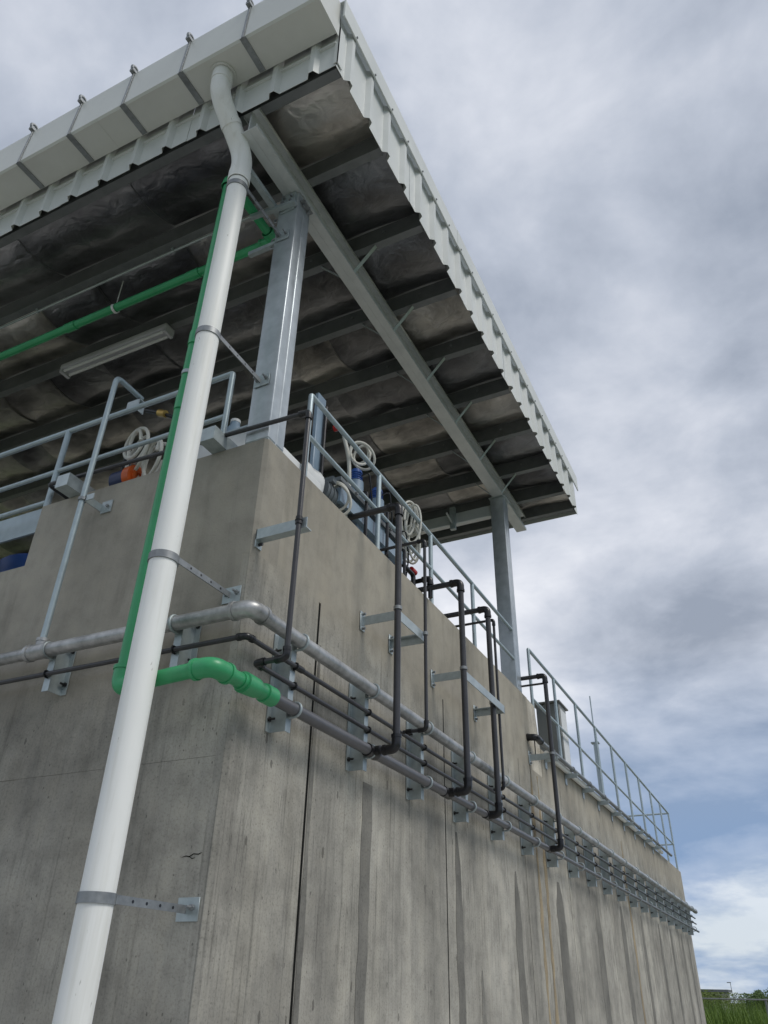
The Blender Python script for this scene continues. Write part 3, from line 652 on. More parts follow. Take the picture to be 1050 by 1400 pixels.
# rafter: two channels back to back
rf = thing('roof_rafter', 'long galvanised rafter on the two columns under the roof edge', 'beam', (-.055, 0.0, 6.05))
def slope_prism(b_, poly, ya, yb):
    A = [b_.verts.new((x, ya, z + SL * ya)) for x, z in poly]; B = [b_.verts.new((x, yb, z + SL * yb)) for x, z in poly]; n = len(poly)
    for i in range(n): b_.faces.new((A[i], A[(i + 1) % n], B[(i + 1) % n], B[i]))
    b_.faces.new(A[::-1]); b_.faces.new(B)
def channel(x0, x1, zb, zt, s, tk=.004):
    # web at x0 side, flanges towards x1, lips at x1
    d = tk * (1 if x1 > x0 else -1); lp = .03
    return [(x0, zb), (x1, zb), (x1, zb + lp), (x1 - d, zb + lp), (x1 - d, zb + tk), (x0 + d, zb + tk), (x0 + d, zt - tk), (x1 - d, zt - tk), (x1 - d, zt - lp), (x1, zt - lp), (x1, zt), (x0, zt)]
b_ = nb(); slope_prism(b_, channel(-.0545, .004, 6.052, 6.252, 1), -0.50, 5.02); part('channel', b_, 'beam', rf)
b_ = nb(); slope_prism(b_, channel(-.0555, -.114, 6.052, 6.252, -1), -0.50, 5.02); part('channel', b_, 'beam', rf)
purl = [-0.47, 0.10, 0.77, 1.44, 2.11, 2.78, 3.45, 4.13, 4.72, 5.12]
XE = 0.55
for i, y in enumerate(purl[2:8]):
    for sx in (1, -1):
        b_ = nb(); x0 = .002 if sx > 0 else -.112
        z = 6.06 + SL * y
        bar(b_, (x0, y - .004, z), (x0 + sx * .255, y - .004, z + .285), .004, .028, (0, 1, 0)); part('fly_brace', b_, 'zinc', rf)
# cross beam between columns at the back
cb = thing('cross_beam', 'pale channel beam spanning left from the far column head', 'beam', (-0.15, 4.25, 5.97))
b_ = nb(); box(b_, XL, -0.152, 4.215, 4.285, 5.965, 6.10, .006); part('channel', b_, 'beam', cb)
b_ = nb(); box(b_, -0.62, -0.56, 4.17, 4.212, 5.88, 6.16); prism(b_, [(4.0, 5.99), (4.21, 5.93), (4.21, 5.97)], 0, -.60, -.58); part('bracket', b_, 'zinc', cb)

# ================================================================== ROOF
rfz = lambda y: 6.42 + SL * y
roof = thing('canopy_roof', 'white corrugated canopy roof with foil insulation underneath', 'roof', (-2.9, 2.3, 6.25))
for y in purl:
    zb = 6.254 + SL * y; zt = zb + .155
    b_ = nb()
    prof = [(y - .03, zb), (y + .03, zb), (y + .03, zb + .02), (y + .026, zb + .02), (y + .026, zb + .004), (y - .026, zb + .004), (y - .026, zt - .004), (y + .026, zt - .004), (y + .026, zt - .02), (y + .03, zt - .02), (y + .03, zt), (y - .03, zt)]
    prism(b_, prof, 0, XL, XE); part('purlin', b_, 'purlin', roof)
    if 0.5 < y < 4.5:
        for xx in (0.25, -0.37):
            b_ = nb(); cyl(b_, (xx, y - .031, zb + .09), (xx, y - .04, zb + .09), .011, 6); part('bolt', b_, 'strap', roof)
rnd = random.Random(3)
edges = [-0.52] + purl[1:-1] + [5.15]
for j in range(len(edges) - 1):
    ya, yb = edges[j] + (.034 if j else 0), edges[j + 1] - .034
    x = XE - .005
    while x > XL:
        wdt = rnd.choice((.62, .62, .45, 1.1, .9)); x1 = max(x - wdt, XL)
        b_ = nb(); nx, ny = 6, 8; G = []
        sag0 = rnd.uniform(.085, .105); tw = rnd.uniform(-.008, .008)
        for a in range(nx + 1):
            row = []
            for c in range(ny + 1):
                tx, ty = a / nx, c / ny
                z = rfz(ya + (yb - ya) * ty) - sag0 * 4 * ty * (1 - ty) - .01 * math.sin(tx * 5 + j) + tw * (tx - .5) - rnd.uniform(0, .004)
                row.append(b_.verts.new((x + (x1 + .006 - x) * tx, ya + (yb - ya) * ty, z)))
            G.append(row)
        for a in range(nx):
            for c in range(ny): b_.faces.new((G[a][c], G[a + 1][c], G[a + 1][c + 1], G[a][c + 1]))
        ex = bmesh.ops.solidify(b_, geom=b_.faces[:], thickness=-0.006)
        part('insulation_sheet', b_, 'foil', roof)
        x = x1
# top sheet
b_ = nb(); A = [b_.verts.new((x, y, z + SL * y)) for y, dz in ((-.55, 0), (5.22, 0)) for x in (XL, XE + .01) for z in (6.455, 6.475)]
idx = [(0, 1, 3, 2), (4, 6, 7, 5), (0, 4, 5, 1), (2, 3, 7, 6), (0, 2, 6, 4), (1, 5, 7, 3)]
for f_ in idx: b_.faces.new([A[i] for i in f_])
part('roof_sheet', b_, 'roof_white', roof)
# ribbed cladding: function gives a thin folded sheet
def ribbed(p0, u, out, length, pitch, zb, zt, ribh=.032, first=.1, slope=0.0):
    """sheet starting at p0 going along u, ribs standing out along `out`"""
    b_ = nb(); prof = [(0, 0)]; s = first
    while s < length - .02:
        prof += [(s - .038, 0), (s - .016, ribh), (s + .016, ribh), (s + .038, 0)]; s += pitch
    prof.append((length, 0)); prof = [q for q in prof if 0 <= q[0] <= length]
    u, out = Vector(u), Vector(out); p0 = Vector(p0); th = .0025
    rows = []
    for off in (0, th):
        lo = [b_.verts.new(p0 + u * a + out * (h - off) + Vector((0, 0, zb + slope * a))) for a, h in prof]
        hi = [b_.verts.new(p0 + u * a + out * (h - off) + Vector((0, 0, zt))) for a, h in prof]
        rows.append((lo, hi))
    n = len(prof)
    for i in range(n - 1):
        b_.faces.new((rows[0][0][i], rows[0][0][i + 1], rows[0][1][i + 1], rows[0][1][i]))
        b_.faces.new((rows[1][0][i + 1], rows[1][0][i], rows[1][1][i], rows[1][1][i + 1]))
        b_.faces.new((rows[0][0][i + 1], rows[0][0][i], rows[1][0][i], rows[1][0][i + 1]))
        b_.faces.new((rows[0][1][i], rows[0][1][i + 1], rows[1][1][i + 1], rows[1][1][i]))
    for i in (0, n - 1): b_.faces.new((rows[0][0][i], rows[0][1][i], rows[1][1][i], rows[1][0][i]))
    return b_
XF, YF, YB = 0.572, -0.535, 5.21
# side fascia, sheets of four ribs
pitch = 0.258; L = YB - YF; a = 0.0; k = 0
while a < L - .05:
    ln = min(pitch * 4, L - a)
    zb0 = 6.205 + .028 * (YF + a)
    b_ = ribbed((XF + (.003 if k % 2 else 0), YF + a, 0), (0, 1, 0), (1, 0, 0), ln - .001, pitch, zb0, 6.74, .03, .13, .028); part('side_fascia_sheet', b_, 'roof_white', roof)
    a += ln; k += 1
pitch = 0.277; L = XF - XL; a = 0.0; k = 0
while a < L - .05:
    ln = min(pitch * 4, L - a)
    b_ = ribbed((XF - a, YF - (.003 if k % 2 else 0), 0), (-1, 0, 0), (0, -1, 0), ln - .001, pitch, 6.205, 6.87, .03, .16); part('front_fascia_sheet', b_, 'roof_white', roof)
    a += ln; k += 1
# corner trim and cap flashing along the side
b_ = nb(); box(b_, XF - .02, XF + .010, YF - .008, YF - .003, 6.22, 6.62); box(b_, XF + .004, XF + .010, YF - .008, YF + .05, 6.22, 6.62); part('corner_trim', b_, 'roof_white', roof)
yc = YF - .03; k = 0
while yc < YB:
    ye = min(yc + 1.95, YB + .02); o_ = .002 * (k % 2)
    b_ = nb(); prism(b_, [(XF + .034 + o_, 6.69), (XF + .040 + o_, 6.685), (XF + .046 + o_, 6.69), (XF + .046 + o_, 6.885 + o_), (XF - .16, 6.905 + o_), (XF - .16, 6.895 + o_), (XF + .036 + o_, 6.877 + o_)], 1, yc - (.05 if k else 0), ye); part('cap_flashing', b_, 'roof_white', roof)
    yc = ye; k += 1
for k in range(21):
    ys_ = YF + .13 + .258 * k
    b_ = nb(); cyl(b_, (XF + .045, ys_, 6.712), (XF + .054, ys_, 6.712), .0075, 6); part('screw', b_, 'strap', roof)
# back edge trim under the far eaves
b_ = nb(); box(b_, XL, XF - .004, YB - .012, YB - .008, 6.36, 6.62); part('rear_fascia', b_, 'roof_white', roof)
# gutter
gt = thing('box_gutter', 'white box gutter hung along the front roof edge with steel straps', 'gutter', (-2.9, -.66, 6.5))
g0, g1, gz0, gz1 = -0.790, -0.5695, 6.50, 6.88
GE = 0.575
xs_ = [GE, -1.15, -2.87, -4.6, -6.3, -8.1, XL]
for i in range(6):
    b_ = nb(); xa, xb = xs_[i] - (.001 if i else 0), xs_[i + 1]
    t_ = .004
    prof = [(g0, gz1), (g0 - .004, gz0 + .012), (g0 + .010, gz0), (g1 - .0, gz0), (g1, gz1 - .03), (g1 - t_, gz1 - .03), (g1 - t_, gz0 + t_), (g0 + .011, gz0 + t_), (g0 + .0015, gz0 + .014), (g0 + t_, gz1 - t_), (g0 + .03, gz1 - t_), (g0 + .03, gz1)]
    prism(b_, prof, 0, xb, xa); part('trough_length', b_, 'gutter', gt)
b_ = nb(); box(b_, GE, GE + .003, g0 - .003, g1 + .02, gz0 - .002, gz1, .0); part('end_cap', b_, 'gutter', gt)
b_ = nb(); band(b_, (-0.195, -0.665, gz0 - .006), (0, 0, 1), .0665, .082, .012); part('outlet_flange', b_, 'gutter', gt)
xx = 0.045; 
while xx > XL:
    w2 = .021; s = nb()
    bar(s, (xx, g0 - .008, gz0 - .0045), (xx, g1 - .005, gz0 - .0045), w2 * 2, .004)
    a1 = part('strap', s, 'strap', gt)
    s = nb(); bar(s, (xx, g0 - .0095, gz0 - .005), (xx, g0 - .006, gz1 + .01), .016, .004, (0, 1, 0)); part('tie_rod', s, 'strap', a1)
    s = nb(); ring(s, (xx, g0 - .005, gz1 + .045), (1, 0, 0.0), .026, .011, 12, 6); box(s, xx - .016, xx + .016, g0 - .03, g0 + .02, gz1 + .002, gz1 + .028); part('lug', s, 'strap', a1)
    xx -= .48

# ================================================================== STRUT FRAME AND LAMP
sf = thing('strut_frame', 'grey strut channels beside the near column top holding the green pipe', 'frame', (-0.2, 0.06, 5.6))
b_ = nb(); bar(b_, (-0.16, 0.05, 5.93), (-0.16, -0.34, 5.93), .04, .04); part('strut', b_, 'zinc', sf)
b_ = nb(); bar(b_, (-0.33, -0.05, 5.905), (0.0, -0.02, 5.905), .03, .03); part('strut', b_, 'zinc', sf)
b_ = nb(); bar(b_, (-0.35, 0.02, 5.62), (-0.15, 0.02, 5.62), .03, .03); part('strut', b_, 'zinc', sf)
for x_, z_ in ((-.165, 5.66), (-.165, 5.60), (-.165, 5.86)):
    b_ = nb(); ring(b_, (x_, 0.02, z_), (0, 1, 0), .018, .006, 10, 6); part('clamp', b_, 'strap', sf)
fl = thing('ceiling_lamp', 'unlit fluorescent batten under the roof left of the downpipe', 'lamp', (-2.3, .74, 6.16))
b_ = nb(); box(b_, -2.92, -1.73, 0.69, 0.80, 6.205, 6.255, .008, 2); part('housing', b_, 'lampbody', fl)
for yy in (.715, .775):
    b_ = nb(); cyl(b_, (-2.88, yy, 6.185), (-1.77, yy, 6.185), .013, 12); part('tube', b_, 'white', fl)
for x_ in (-2.905, -1.745):
    b_ = nb(); box(b_, x_ - .014, x_ + .014, .695, .795, 6.166, 6.207); part('tube_holder', b_, 'lampbody', fl)
# lower conduit under roof
cn = thing('ceiling_conduit', 'slim pale conduit running below the second purlin', 'conduit', (-2.5, .14, 6.23))
b_ = nb(); cyl(b_, (XL, .135, 6.238), (-.30, .135, 6.24), .010, 10); part('tube', b_, 'zinc', cn)
for x_ in (-1.2, -2.6, -4.0):
    b_ = nb(); band(b_, (x_, .135, 6.238), (1, 0, 0), .009, .014, .02); box(b_, x_ - .01, x_ + .01, .115, .150, 6.247, 6.262); part('clip', b_, 'zinc', cn)

# ================================================================== RAILINGS
rx = -0.02; rr_ = .0165
ra = thing('railing', 'blue-grey tube railing on the parapet of the long wall', 'railing', (rx, .39, ZP), 'tube railings on the tank')
b_ = nb(); pipe(b_, [(rx, .39, ZP - .0), (rx, .39, 4.6), (rx, 4.285, 4.6), (rx, 4.285, ZP)], rr_, .012, 14, 3); part('top_rail', b_, 'rail', ra)
b_ = nb(); cyl(b_, (rx, .39, 4.30), (rx, 4.285, 4.30), rr_ * .85, 12); part('mid_rail', b_, 'rail', ra)
for y in (1.30, 2.19, 3.10):
    b_ = nb(); cyl(b_, (rx, y, ZP), (rx, y, 4.6), rr_ * 1.02, 14); part('post', b_, 'rail', ra)
rb = thing('railing', 'long tube railing on the lower far wall with a return at its end', 'railing', (rx, 4.72, ZL), 'tube railings on the tank')
b_ = nb(); pipe(b_, [(rx, 4.72, ZL), (rx, 4.72, 4.6), (rx, 13.7, 4.6), (-3.2, 13.7, 4.6)], rr_, .012, 12, 3); part('top_rail', b_, 'rail', rb)
b_ = nb(); pipe(b_, [(rx, 4.72, 4.08), (rx, 13.7, 4.05), (-3.2, 13.7, 4.05)], rr_ * .85, .012, 12, 3); part('mid_rail', b_, 'rail', rb)
for y in (5.66, 6.62, 7.65, 8.63, 9.62, 10.65, 11.7, 12.7, 13.7):
    b_ = nb(); cyl(b_, (rx, y, ZL), (rx, y, 4.6), rr_ * 1.02, 12); part('post', b_, 'rail', rb)
for x in (-1.0, -2.0, -3.2):
    b_ = nb(); cyl(b_, (x, 13.72, 3.45), (x, 13.72, 4.6), rr_, 12); part('post', b_, 'rail', rb)
fy = .036
rc = thing('railing', 'tube railing along the front parapet behind the downpipe', 'railing', (-1.6, fy, ZP), 'tube railings on the tank')
b_ = nb(); pipe(b_, [(-.335, fy, ZP), (-.335, fy, 4.6), (XL, fy, 4.6)], rr_ * 1.05, .012, 14, 3); part('top_rail', b_, 'rail', rc)
b_ = nb(); cyl(b_, (-.335, fy, 4.285), (XL, fy, 4.285), rr_ * .9, 12); part('mid_rail', b_, 'rail', rc)
b_ = nb(); cyl(b_, (-1.62, fy, 4.06), (XL, fy, 4.06), rr_ * .9, 12); part('low_rail', b_, 'rail', rc)
for x in (-1.618, -3.1, -4.6, -6.1, -7.6, -9.1):
    b_ = nb(); cyl(b_, (x, fy, ZL), (x, fy, 4.6), rr_ * 1.15, 14); part('post', b_, 'rail', rc)
tpz = thing('toe_plate', 'pale grey steel edge beam behind the low front wall at left', 'beam', (-4.0, .16, 3.9))
b_ = nb(); box(b_, XL, -1.66, .15, .165, 3.955, 4.13); part('plate', b_, 'rail', tpz)
b_ = nb(); box(b_, XL, -1.66, .165, .24, 4.12, 4.126); part('flange', b_, 'rail', tpz)
for i_, x_ in enumerate((-3.2, -4.8, -6.2)):
    b_ = nb(); box(b_, x_ - .02, x_ + .02, .168, .20, 3.45, 4.118); part('leg', b_, 'rail', tpz)
# short channel stubs on the front parapet
for x, lab in ((-.30, 'short zinc channel stub on the parapet right of the downpipe'), (-1.33, 'short zinc channel stub on the parapet beside the galvanised riser')):
    s = thing('channel_stub', lab, 'bracket', (x, -.03, ZP), 'channel stubs carrying the dark pipe on the front parapet')
    b_ = nb(); box(b_, x - .055, x + .04, -.115, .12, ZP + .002, ZP + .007); part('base', b_, 'zinc', s)
    b_ = nb(); box(b_, x - .055, x - .050, -.115, .12, ZP + .007, ZP + .085); part('side', b_, 'zinc', s)
    b_ = nb(); box(b_, x + .035, x + .040, -.115, .12, ZP + .007, ZP + .085); part('side', b_, 'zinc', s)
    b_ = nb(); box(b_, x - .050, x + .035, -.115, -.110, ZP + .007, ZP + .085); part('end_plate', b_, 'zinc', s)

# ================================================================== EQUIPMENT ON THE TANK
def coil(bm, c, ax, Rr, rr_t, turns, spread, seed=1, el=1.0):
    rn = random.Random(seed); d, s, u = frame(ax); c = Vector(c); pts = []
    n = 26 * turns
    for i in range(n + 1):
        th = 2 * math.pi * i / 26; q = Rr * (1 + .26 * math.sin(th * 0.37 + seed) + .06 * math.sin(th * 2.3 + seed))
        pts.append(c + s * (math.cos(th) * q * .85 / el + .02 * math.sin(th * .61)) + u * (math.sin(th) * q * el ** .5 - .03 * math.sin(th * .43 + seed)) + d * (spread * math.sin(i * .11 + seed)) )
    return sweep(bm, pts, rr_t, 8)
def drum(bm, c, r, h, seg=24):
    x, y, z = c; rp = [(0, r * .96), (.02, r), (.30, r), (.32, r * 1.03), (.34, r), (.64, r), (.66, r * 1.03), (.68, r), (.97, r), (1, r * .94)]
    return sweep(bm, [(x, y, z + h * a) for a, _ in rp], [q for _, q in rp], seg)
tb = thing('white_crate', 'white plastic tub behind the parapet right of the near column', 'tub', (-.2, .45, 3.45))
b_ = nb(); box(b_, -.42, -.06 - .15, .22, .80, 3.45, 4.16, .03, 3); part('body', b_, 'white', tb)
b_ = nb(); box(b_, -.44, -.045, .17, .62, ZP + .001, 4.105, .012, 2); part('rim', b_, 'white', tb)
def blob(c, r, seed, name, lab, cat, mat):
    b_ = nb(); bmesh.ops.create_icosphere(b_, subdivisions=3, radius=1)
    rn = random.Random(seed); ph = [rn.uniform(0, 6) for _ in range(6)]
    for v_ in b_.verts:
        p = v_.co.copy(); k = 1 + .10 * math.sin(p.x * 5 + ph[0]) + .08 * math.sin(p.y * 6 + ph[1]) + .08 * math.sin(p.z * 5 + ph[2])
        q = Vector([math.copysign(abs(t_) ** .7, t_) for t_ in p]) * k
        v_.co = Vector((c[0] + q.x * r[0], c[1] + q.y * r[1], c[2] + max(q.z, -.95) * r[2]))
    return solo(name, b_, mat, lab, cat, (c[0], c[1], c[2] - r[2]))
blob((-.14, .60, 4.115), (.085, .11, .115), 2, 'sack', 'bulging white sack leaning behind the first railing post', 'sack', 'white')
def dosing(lab, x, y, z, topmat, bodymat, h=.62):
    t_ = thing('dosing_pump', lab, 'pump', (x, y, 3.45), 'dosing pumps behind the parapet')
    b_ = nb(); box(b_, x - .05, x + .05, y - .05, y + .05, 3.45, z, .006); part('stand', b_, 'bluegrey', t_)
    b_ = nb(); cyl(b_, (x, y, z), (x, y, z + .16), .055, 18); band(b_, (x, y, z + .012), (0, 0, 1), .05, .07, .02); part('body', b_, bodymat, t_)
    b_ = nb(); cyl(b_, (x, y, z + .16), (x, y, z + .25), .042, 18); cyl(b_, (x, y, z + .25), (x, y, z + .265), .03, 12)
    for k in range(4): band(b_, (x, y, z + .175 + k * .018), (0, 0, 1), .035, .047, .006)
    part('motor', b_, topmat, t_)
    b_ = nb(); sweep(b_, rounded([(x + .03, y, z + .2), (x + .09, y + .02, z + .24), (x + .08, y + .1, z + .05), (x + .02, y + .14, z - .2)], .07), .006, 8); part('cable', b_, 'black', t_)
    b_ = nb(); pipe(b_, [(x + .05, y - .02, z + .05), (x + .1, y - .02, z + .05), (x + .1, y - .02, z - .3)], .012, .03, 8); part('outlet', b_, 'black', t_)
    return t_
dosing('blue-topped dosing pump left of the second railing post', -.13, 1.17, 4.32, 'blue', 'bluegrey')
dosing('blue dosing pump beside the second railing post', -.12, 1.46, 4.34, 'blue', 'bluegrey')
pf = thing('pump_skid', 'grey steel skid frame with bolts behind the parapet', 'frame', (-.1, 1.2, 3.45))
b_ = nb(); bar(b_, (-.08, .85, 4.30), (-.08, 1.75, 4.30), .05, .03); part('rail', b_, 'motor', pf)
b_ = nb(); bar(b_, (-.07, .85, 4.18), (-.07, 1.75, 4.18), .04, .10); part('rail', b_, 'bluegrey', pf)
for y in (.78, 1.78):
    b_ = nb(); bar(b_, (-.24, y, 3.45), (-.24, y, 4.32), .05, .05, (1, 0, 0)); bar(b_, (-.24, y, 4.24), (-.055, y, 4.24), .04, .04); part('leg', b_, 'motor', pf)
for y in (1.05, 1.30, 1.55):
    b_ = nb(); cyl(b_, (-.055, y, 4.305), (-.04, y, 4.305), .012, 6); part('bolt', b_, 'galv', pf)
po = thing('support_post', 'tall blue-grey post behind the railing holding the hose valve', 'post', (-.13, .80, 3.45))
b_ = nb(); box(b_, -.235, -.205, .75, .85, 3.45, 4.98, .005); part('upright', b_, 'bluegrey', po)
b_ = nb(); cyl(b_, (-.19, .83, 4.3), (-.19, .83, 4.90), .012, 10); part('tube', b_, 'black', po)
b_ = nb(); cyl(b_, (-.16, .90, 4.76), (-.12, .90, 4.76), .022, 12); part('valve_handle', b_, 'red', po)
mo = thing('pump_motor', 'dark grey round motor just past the white sack', 'motor', (-.14, .84, 3.45))
b_ = nb(); cyl(b_, (-.16, .74, 4.17), (-.16, 1.0, 4.17), .09, 22)
for k in range(6): band(b_, (-.16, .77 + k * .04, 4.17), (0, 1, 0), .08, .096, .008)
part('body', b_, 'motor', mo)
b_ = nb(); box(b_, -.22, -.10, .76, .98, 3.45, 4.09); part('foot', b_, 'motor', mo)
for c, Rr, tr, lab, sd, el in (((-.10, .88, 4.19), .085, 2, 'cream hose loop hanging beside the grey motor', 1, 1.0), ((-.10, 1.18, 4.715), .080, 2, 'round cream hose coil hung high on the railing', 2, 1.0),
                           ((-.085, 1.97, 4.62), .105, 3, 'upper bundle of cream hoses hanging past the second railing post', 3, 1.7), ((-.10, 2.02, 4.46), .10, 3, 'lower tangle of cream hoses above the red valve', 6, 1.6)):
    b_ = nb(); coil(b_, c, (.62, -.70, -.2), Rr, .009, tr + 1, .06, sd, el); h_ = solo('hose_coil', b_, 'hose', lab, 'hose', c, 'hose coils on the tank')
b_ = nb(); sweep(b_, rounded([(-.10, .93, 4.70), (-.08, .98, 4.55), (-.09, 1.02, 4.35), (-.10, 1.0, 4.05)], .08), .013, 8); solo('hose', b_, 'hose', 'single cream hose dropping from the red valve', 'hose', (-.1, 1.0, 4.05))
dosing('grey dosing pump with black cap behind the hanging hoses', -.14, 1.78, 4.20, 'motor', 'motor')
vl = thing('red_valve', 'small red valve on a black pipe at the parapet edge', 'valve', (-.08, 1.99, 4.0))
b_ = nb(); cyl(b_, (-.08, 1.96, 4.20), (-.08, 2.03, 4.20), .022, 12); part('handle', b_, 'red', vl)
b_ = nb(); pipe(b_, [(-.08, 2.0, 3.99), (-.08, 2.0, 4.17), (-.08, 1.72, 4.17)], .018, .03, 10); part('body', b_, 'black', vl)
# front side equipment
pm = thing('orange_pump', 'orange and navy pump peeping over the front parapet', 'pump', (-1.2, .17, 3.45))
b_ = nb(); cyl(b_, (-1.30, .24, 4.225), (-1.19, .24, 4.225), .075, 20); part('motor', b_, 'navy', pm)
b_ = nb(); cyl(b_, (-1.19, .24, 4.225), (-1.14, .24, 4.225), .085, 20); band(b_, (-1.135, .24, 4.225), (1, 0, 0), .03, .055, .02); part('cover', b_, 'orange', pm)
b_ = nb(); box(b_, -1.28, -1.12, .205, .29, 3.45, 4.145); part('foot', b_, 'motor', pm)
for c, Rr, lab, sd in (((-1.16, .20, 4.42), .12, 'grey-white hose coil above the orange pump', 4), ((-1.0, .20, 4.28), .14, 'grey-white hose coil right of the orange pump', 5)):
    b_ = nb(); coil(b_, c, (.3, 1, 0), Rr, .011, 3, .03, sd); solo('hose_coil', b_, 'hose', lab, 'hose', c, 'hose coils on the tank')
cbx = thing('control_box', 'light grey control box behind the front parapet next to the column', 'box', (-.6, .4, 3.45))
b_ = nb(); box(b_, -1.0, -.34, .30, .60, 3.45, 4.40, .012, 2); part('body', b_, 'white', cbx)
b_ = nb(); box(b_, -1.02, -.32, .28, .62, 4.40, 4.42, .004); part('lid', b_, 'rail', cbx)
bt = thing('water_jug', 'clear grey jug standing on the control box', 'jug', (-.62, .45, 4.42))
b_ = nb(); sweep(b_, [(-.62, .45, 4.421), (-.62, .45, 4.56), (-.62, .45, 4.60), (-.62, .45, 4.63)], [.06, .06, .035, .03], 16); part('body', b_, 'bluegrey', bt)
b_ = nb(); cyl(b_, (-.62, .45, 4.63), (-.62, .45, 4.65), .033, 12); part('cap', b_, 'white', bt)
by = thing('ball_valve', 'brass ball valve on a dark pipe hanging behind the front railing', 'valve', (-1.02, .25, 4.6))
b_ = nb(); cyl(b_, (-1.08, .24, 4.72), (-1.02, .24, 4.69), .024, 12); part('body', b_, 'brass', by)
b_ = nb(); pipe(b_, [(-1.18, .22, 4.76), (-1.05, .24, 4.705), (-.85, .30, 4.60), (-.85, .30, 3.45)], .013, .04, 10); part('pipe', b_, 'black', by)
fh = thing('ribbed_conduit', 'black ribbed conduit rising behind the galvanised riser', 'conduit', (-1.32, .30, 3.45))
b_ = nb(); n_ = 90; sweep(b_, [(-1.32 + .02 * math.sin(i * .07), .30, 3.45 + i * .0125) for i in range(n_)], [.022 + .005 * (i % 2) for i in range(n_)], 12); part('tube', b_, 'black', fh)
bd = thing('blue_drum', 'blue plastic drum seen through the gap under the edge beam', 'drum', (-2.36, .66, 3.45))
b_ = nb(); drum(b_, (-2.36, .66, 3.45), .27, .60); part('body', b_, 'blue', bd)
b_ = nb(); cyl(b_, (-2.36, .66, 4.05), (-2.36, .66, 4.07), .22, 20); part('lid', b_, 'navy', bd)
pc = thing('dark_backing', 'added black box darkening the gap behind the blue drum', 'cabinet', (-4.2, 1.4, 3.45))
b_ = nb(); box(b_, -6.6, -1.85, 1.15, 1.75, 3.45, 4.33, .01); part('body', b_, 'black', pc)  # added black box, stands in for the deep shade under the roof
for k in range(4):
    b_ = nb(); box(b_, -6.5 + k * 1.17, -5.4 + k * 1.17, 1.143, 1.149, 3.55, 4.25); part('face_sheet', b_, 'black', pc)  # black sheets on the front of the added box
st = thing('backing_tank', 'added dark grey tank shape as backing deep under the roof', 'tank', (-3.2, 3.4, 3.45))
b_ = nb(); sweep(b_, [(-3.2, 3.4, 3.45), (-3.2, 3.4, 4.35), (-3.2, 3.4, 4.45), (-3.2, 3.4, 4.5)], [.55, .55, .4, .15], 28); part('body', b_, 'motor', st)  # added dark shape, hides the bright sky behind the deck
b_ = nb(); cyl(b_, (-3.2, 3.4, 4.5), (-3.2, 3.4, 4.54), .17, 18); part('lid', b_, 'black', st)
# cabinet and rod beyond the step
ck = thing('control_cabinet', 'grey metal cabinet with a small roof behind the far railing', 'cabinet', (-.19, 6.1, ZL))
b_ = nb(); box(b_, -.33, -.062, 5.98, 6.28, ZL + .001, 4.43, .006); part('body', b_, 'cabinet', ck)
b_ = nb(); box(b_, -.0615, -.057, 6.01, 6.25, 3.68, 4.37, .001); part('face_sheet', b_, 'white', ck)  # white sheet: the lit outward side of the cabinet, put into the colour
b_ = nb(); box(b_, -.37, -.042, 5.94, 6.34, 4.432, 4.446); part('rain_hood', b_, 'cabinet', ck)
b_ = nb(); cyl(b_, (-.16, 5.979, 3.80), (-.16, 5.93, 3.80), .03, 12); part('gland', b_, 'black', ck)
ld = thing('lightning_rod', 'slim rod on a thicker grey post behind the far railing', 'rod', (-.24, 8.72, 3.45))
b_ = nb(); cyl(b_, (-.24, 8.72, 3.45), (-.24, 8.72, 4.68), .036, 14); part('post', b_, 'rail', ld)
b_ = nb(); cyl(b_, (-.24, 8.72, 4.68), (-.24, 8.72, 5.38), .009, 10); part('rod', b_, 'rail', ld)
b_ = nb(); box(b_, -.30, -.19, 8.67, 8.77, 4.68, 4.695); part('cap', b_, 'rail', ld)

# ================================================================== BACKGROUND
rnd = random.Random(11)
b_ = nb()
for i in range(26000):
    x, y = rnd.uniform(-6.5, 14), 19 + 16 * rnd.random() ** 1.6
    h = rnd.uniform(.9, 1.72); a = rnd.uniform(0, 6.28); ln = rnd.uniform(.1, .5); wd_ = rnd.uniform(.006, .012)
    dx, dy = math.cos(a), math.sin(a); px, py = -dy * wd_, dx * wd_
    p = [b_.verts.new((x - px, y - py, 0)), b_.verts.new((x + px, y + py, 0)), b_.verts.new((x + px + dx * ln * .35, y + py + dy * ln * .35, h * .65)), b_.verts.new((x - px + dx * ln * .35, y - py + dy * ln * .35, h * .65)),
         b_.verts.new((x + dx * ln, y + dy * ln, h))]
    b_.faces.new(p[:4]); b_.faces.new((p[3], p[2], p[4]))
me = bpy.data.meshes.new('tall_grass'); b_.to_mesh(me); b_.free(); me.materials.append(M['grass'])
go = bpy.data.objects.new('tall_grass', me); COL.objects.link(go); tag(go, 'tall bright green grass beyond the wire fence', 'grass'); go['kind'] = 'stuff'
fn = thing('wire_fence', 'thin metal fence with a top rail in front of the tall grass', 'fence', (2, 17.7, 0))
b_ = nb(); cyl(b_, (-7, 17.7, 1.62), (14, 17.7, 1.62), .014, 10); part('top_rail', b_, 'wire', fn)
for x in (-6.2, -3.8, -1.4, .78, 3.2, 5.6, 8.0, 10.4, 12.8):
    b_ = nb(); cyl(b_, (x, 17.74, 0), (x, 17.74, 1.64), .026, 10); part('post', b_, 'wire', fn)
    b_ = nb(); cyl(b_, (x, 17.74, 1.55), (x + .55, 17.74, 0), .015, 8); part('brace', b_, 'wire', fn)
for z in (.35, .75, 1.15):
    b_ = nb(); cyl(b_, (-7, 17.68, z), (14, 17.68, z), .003, 5); part('strand', b_, 'wire', fn)
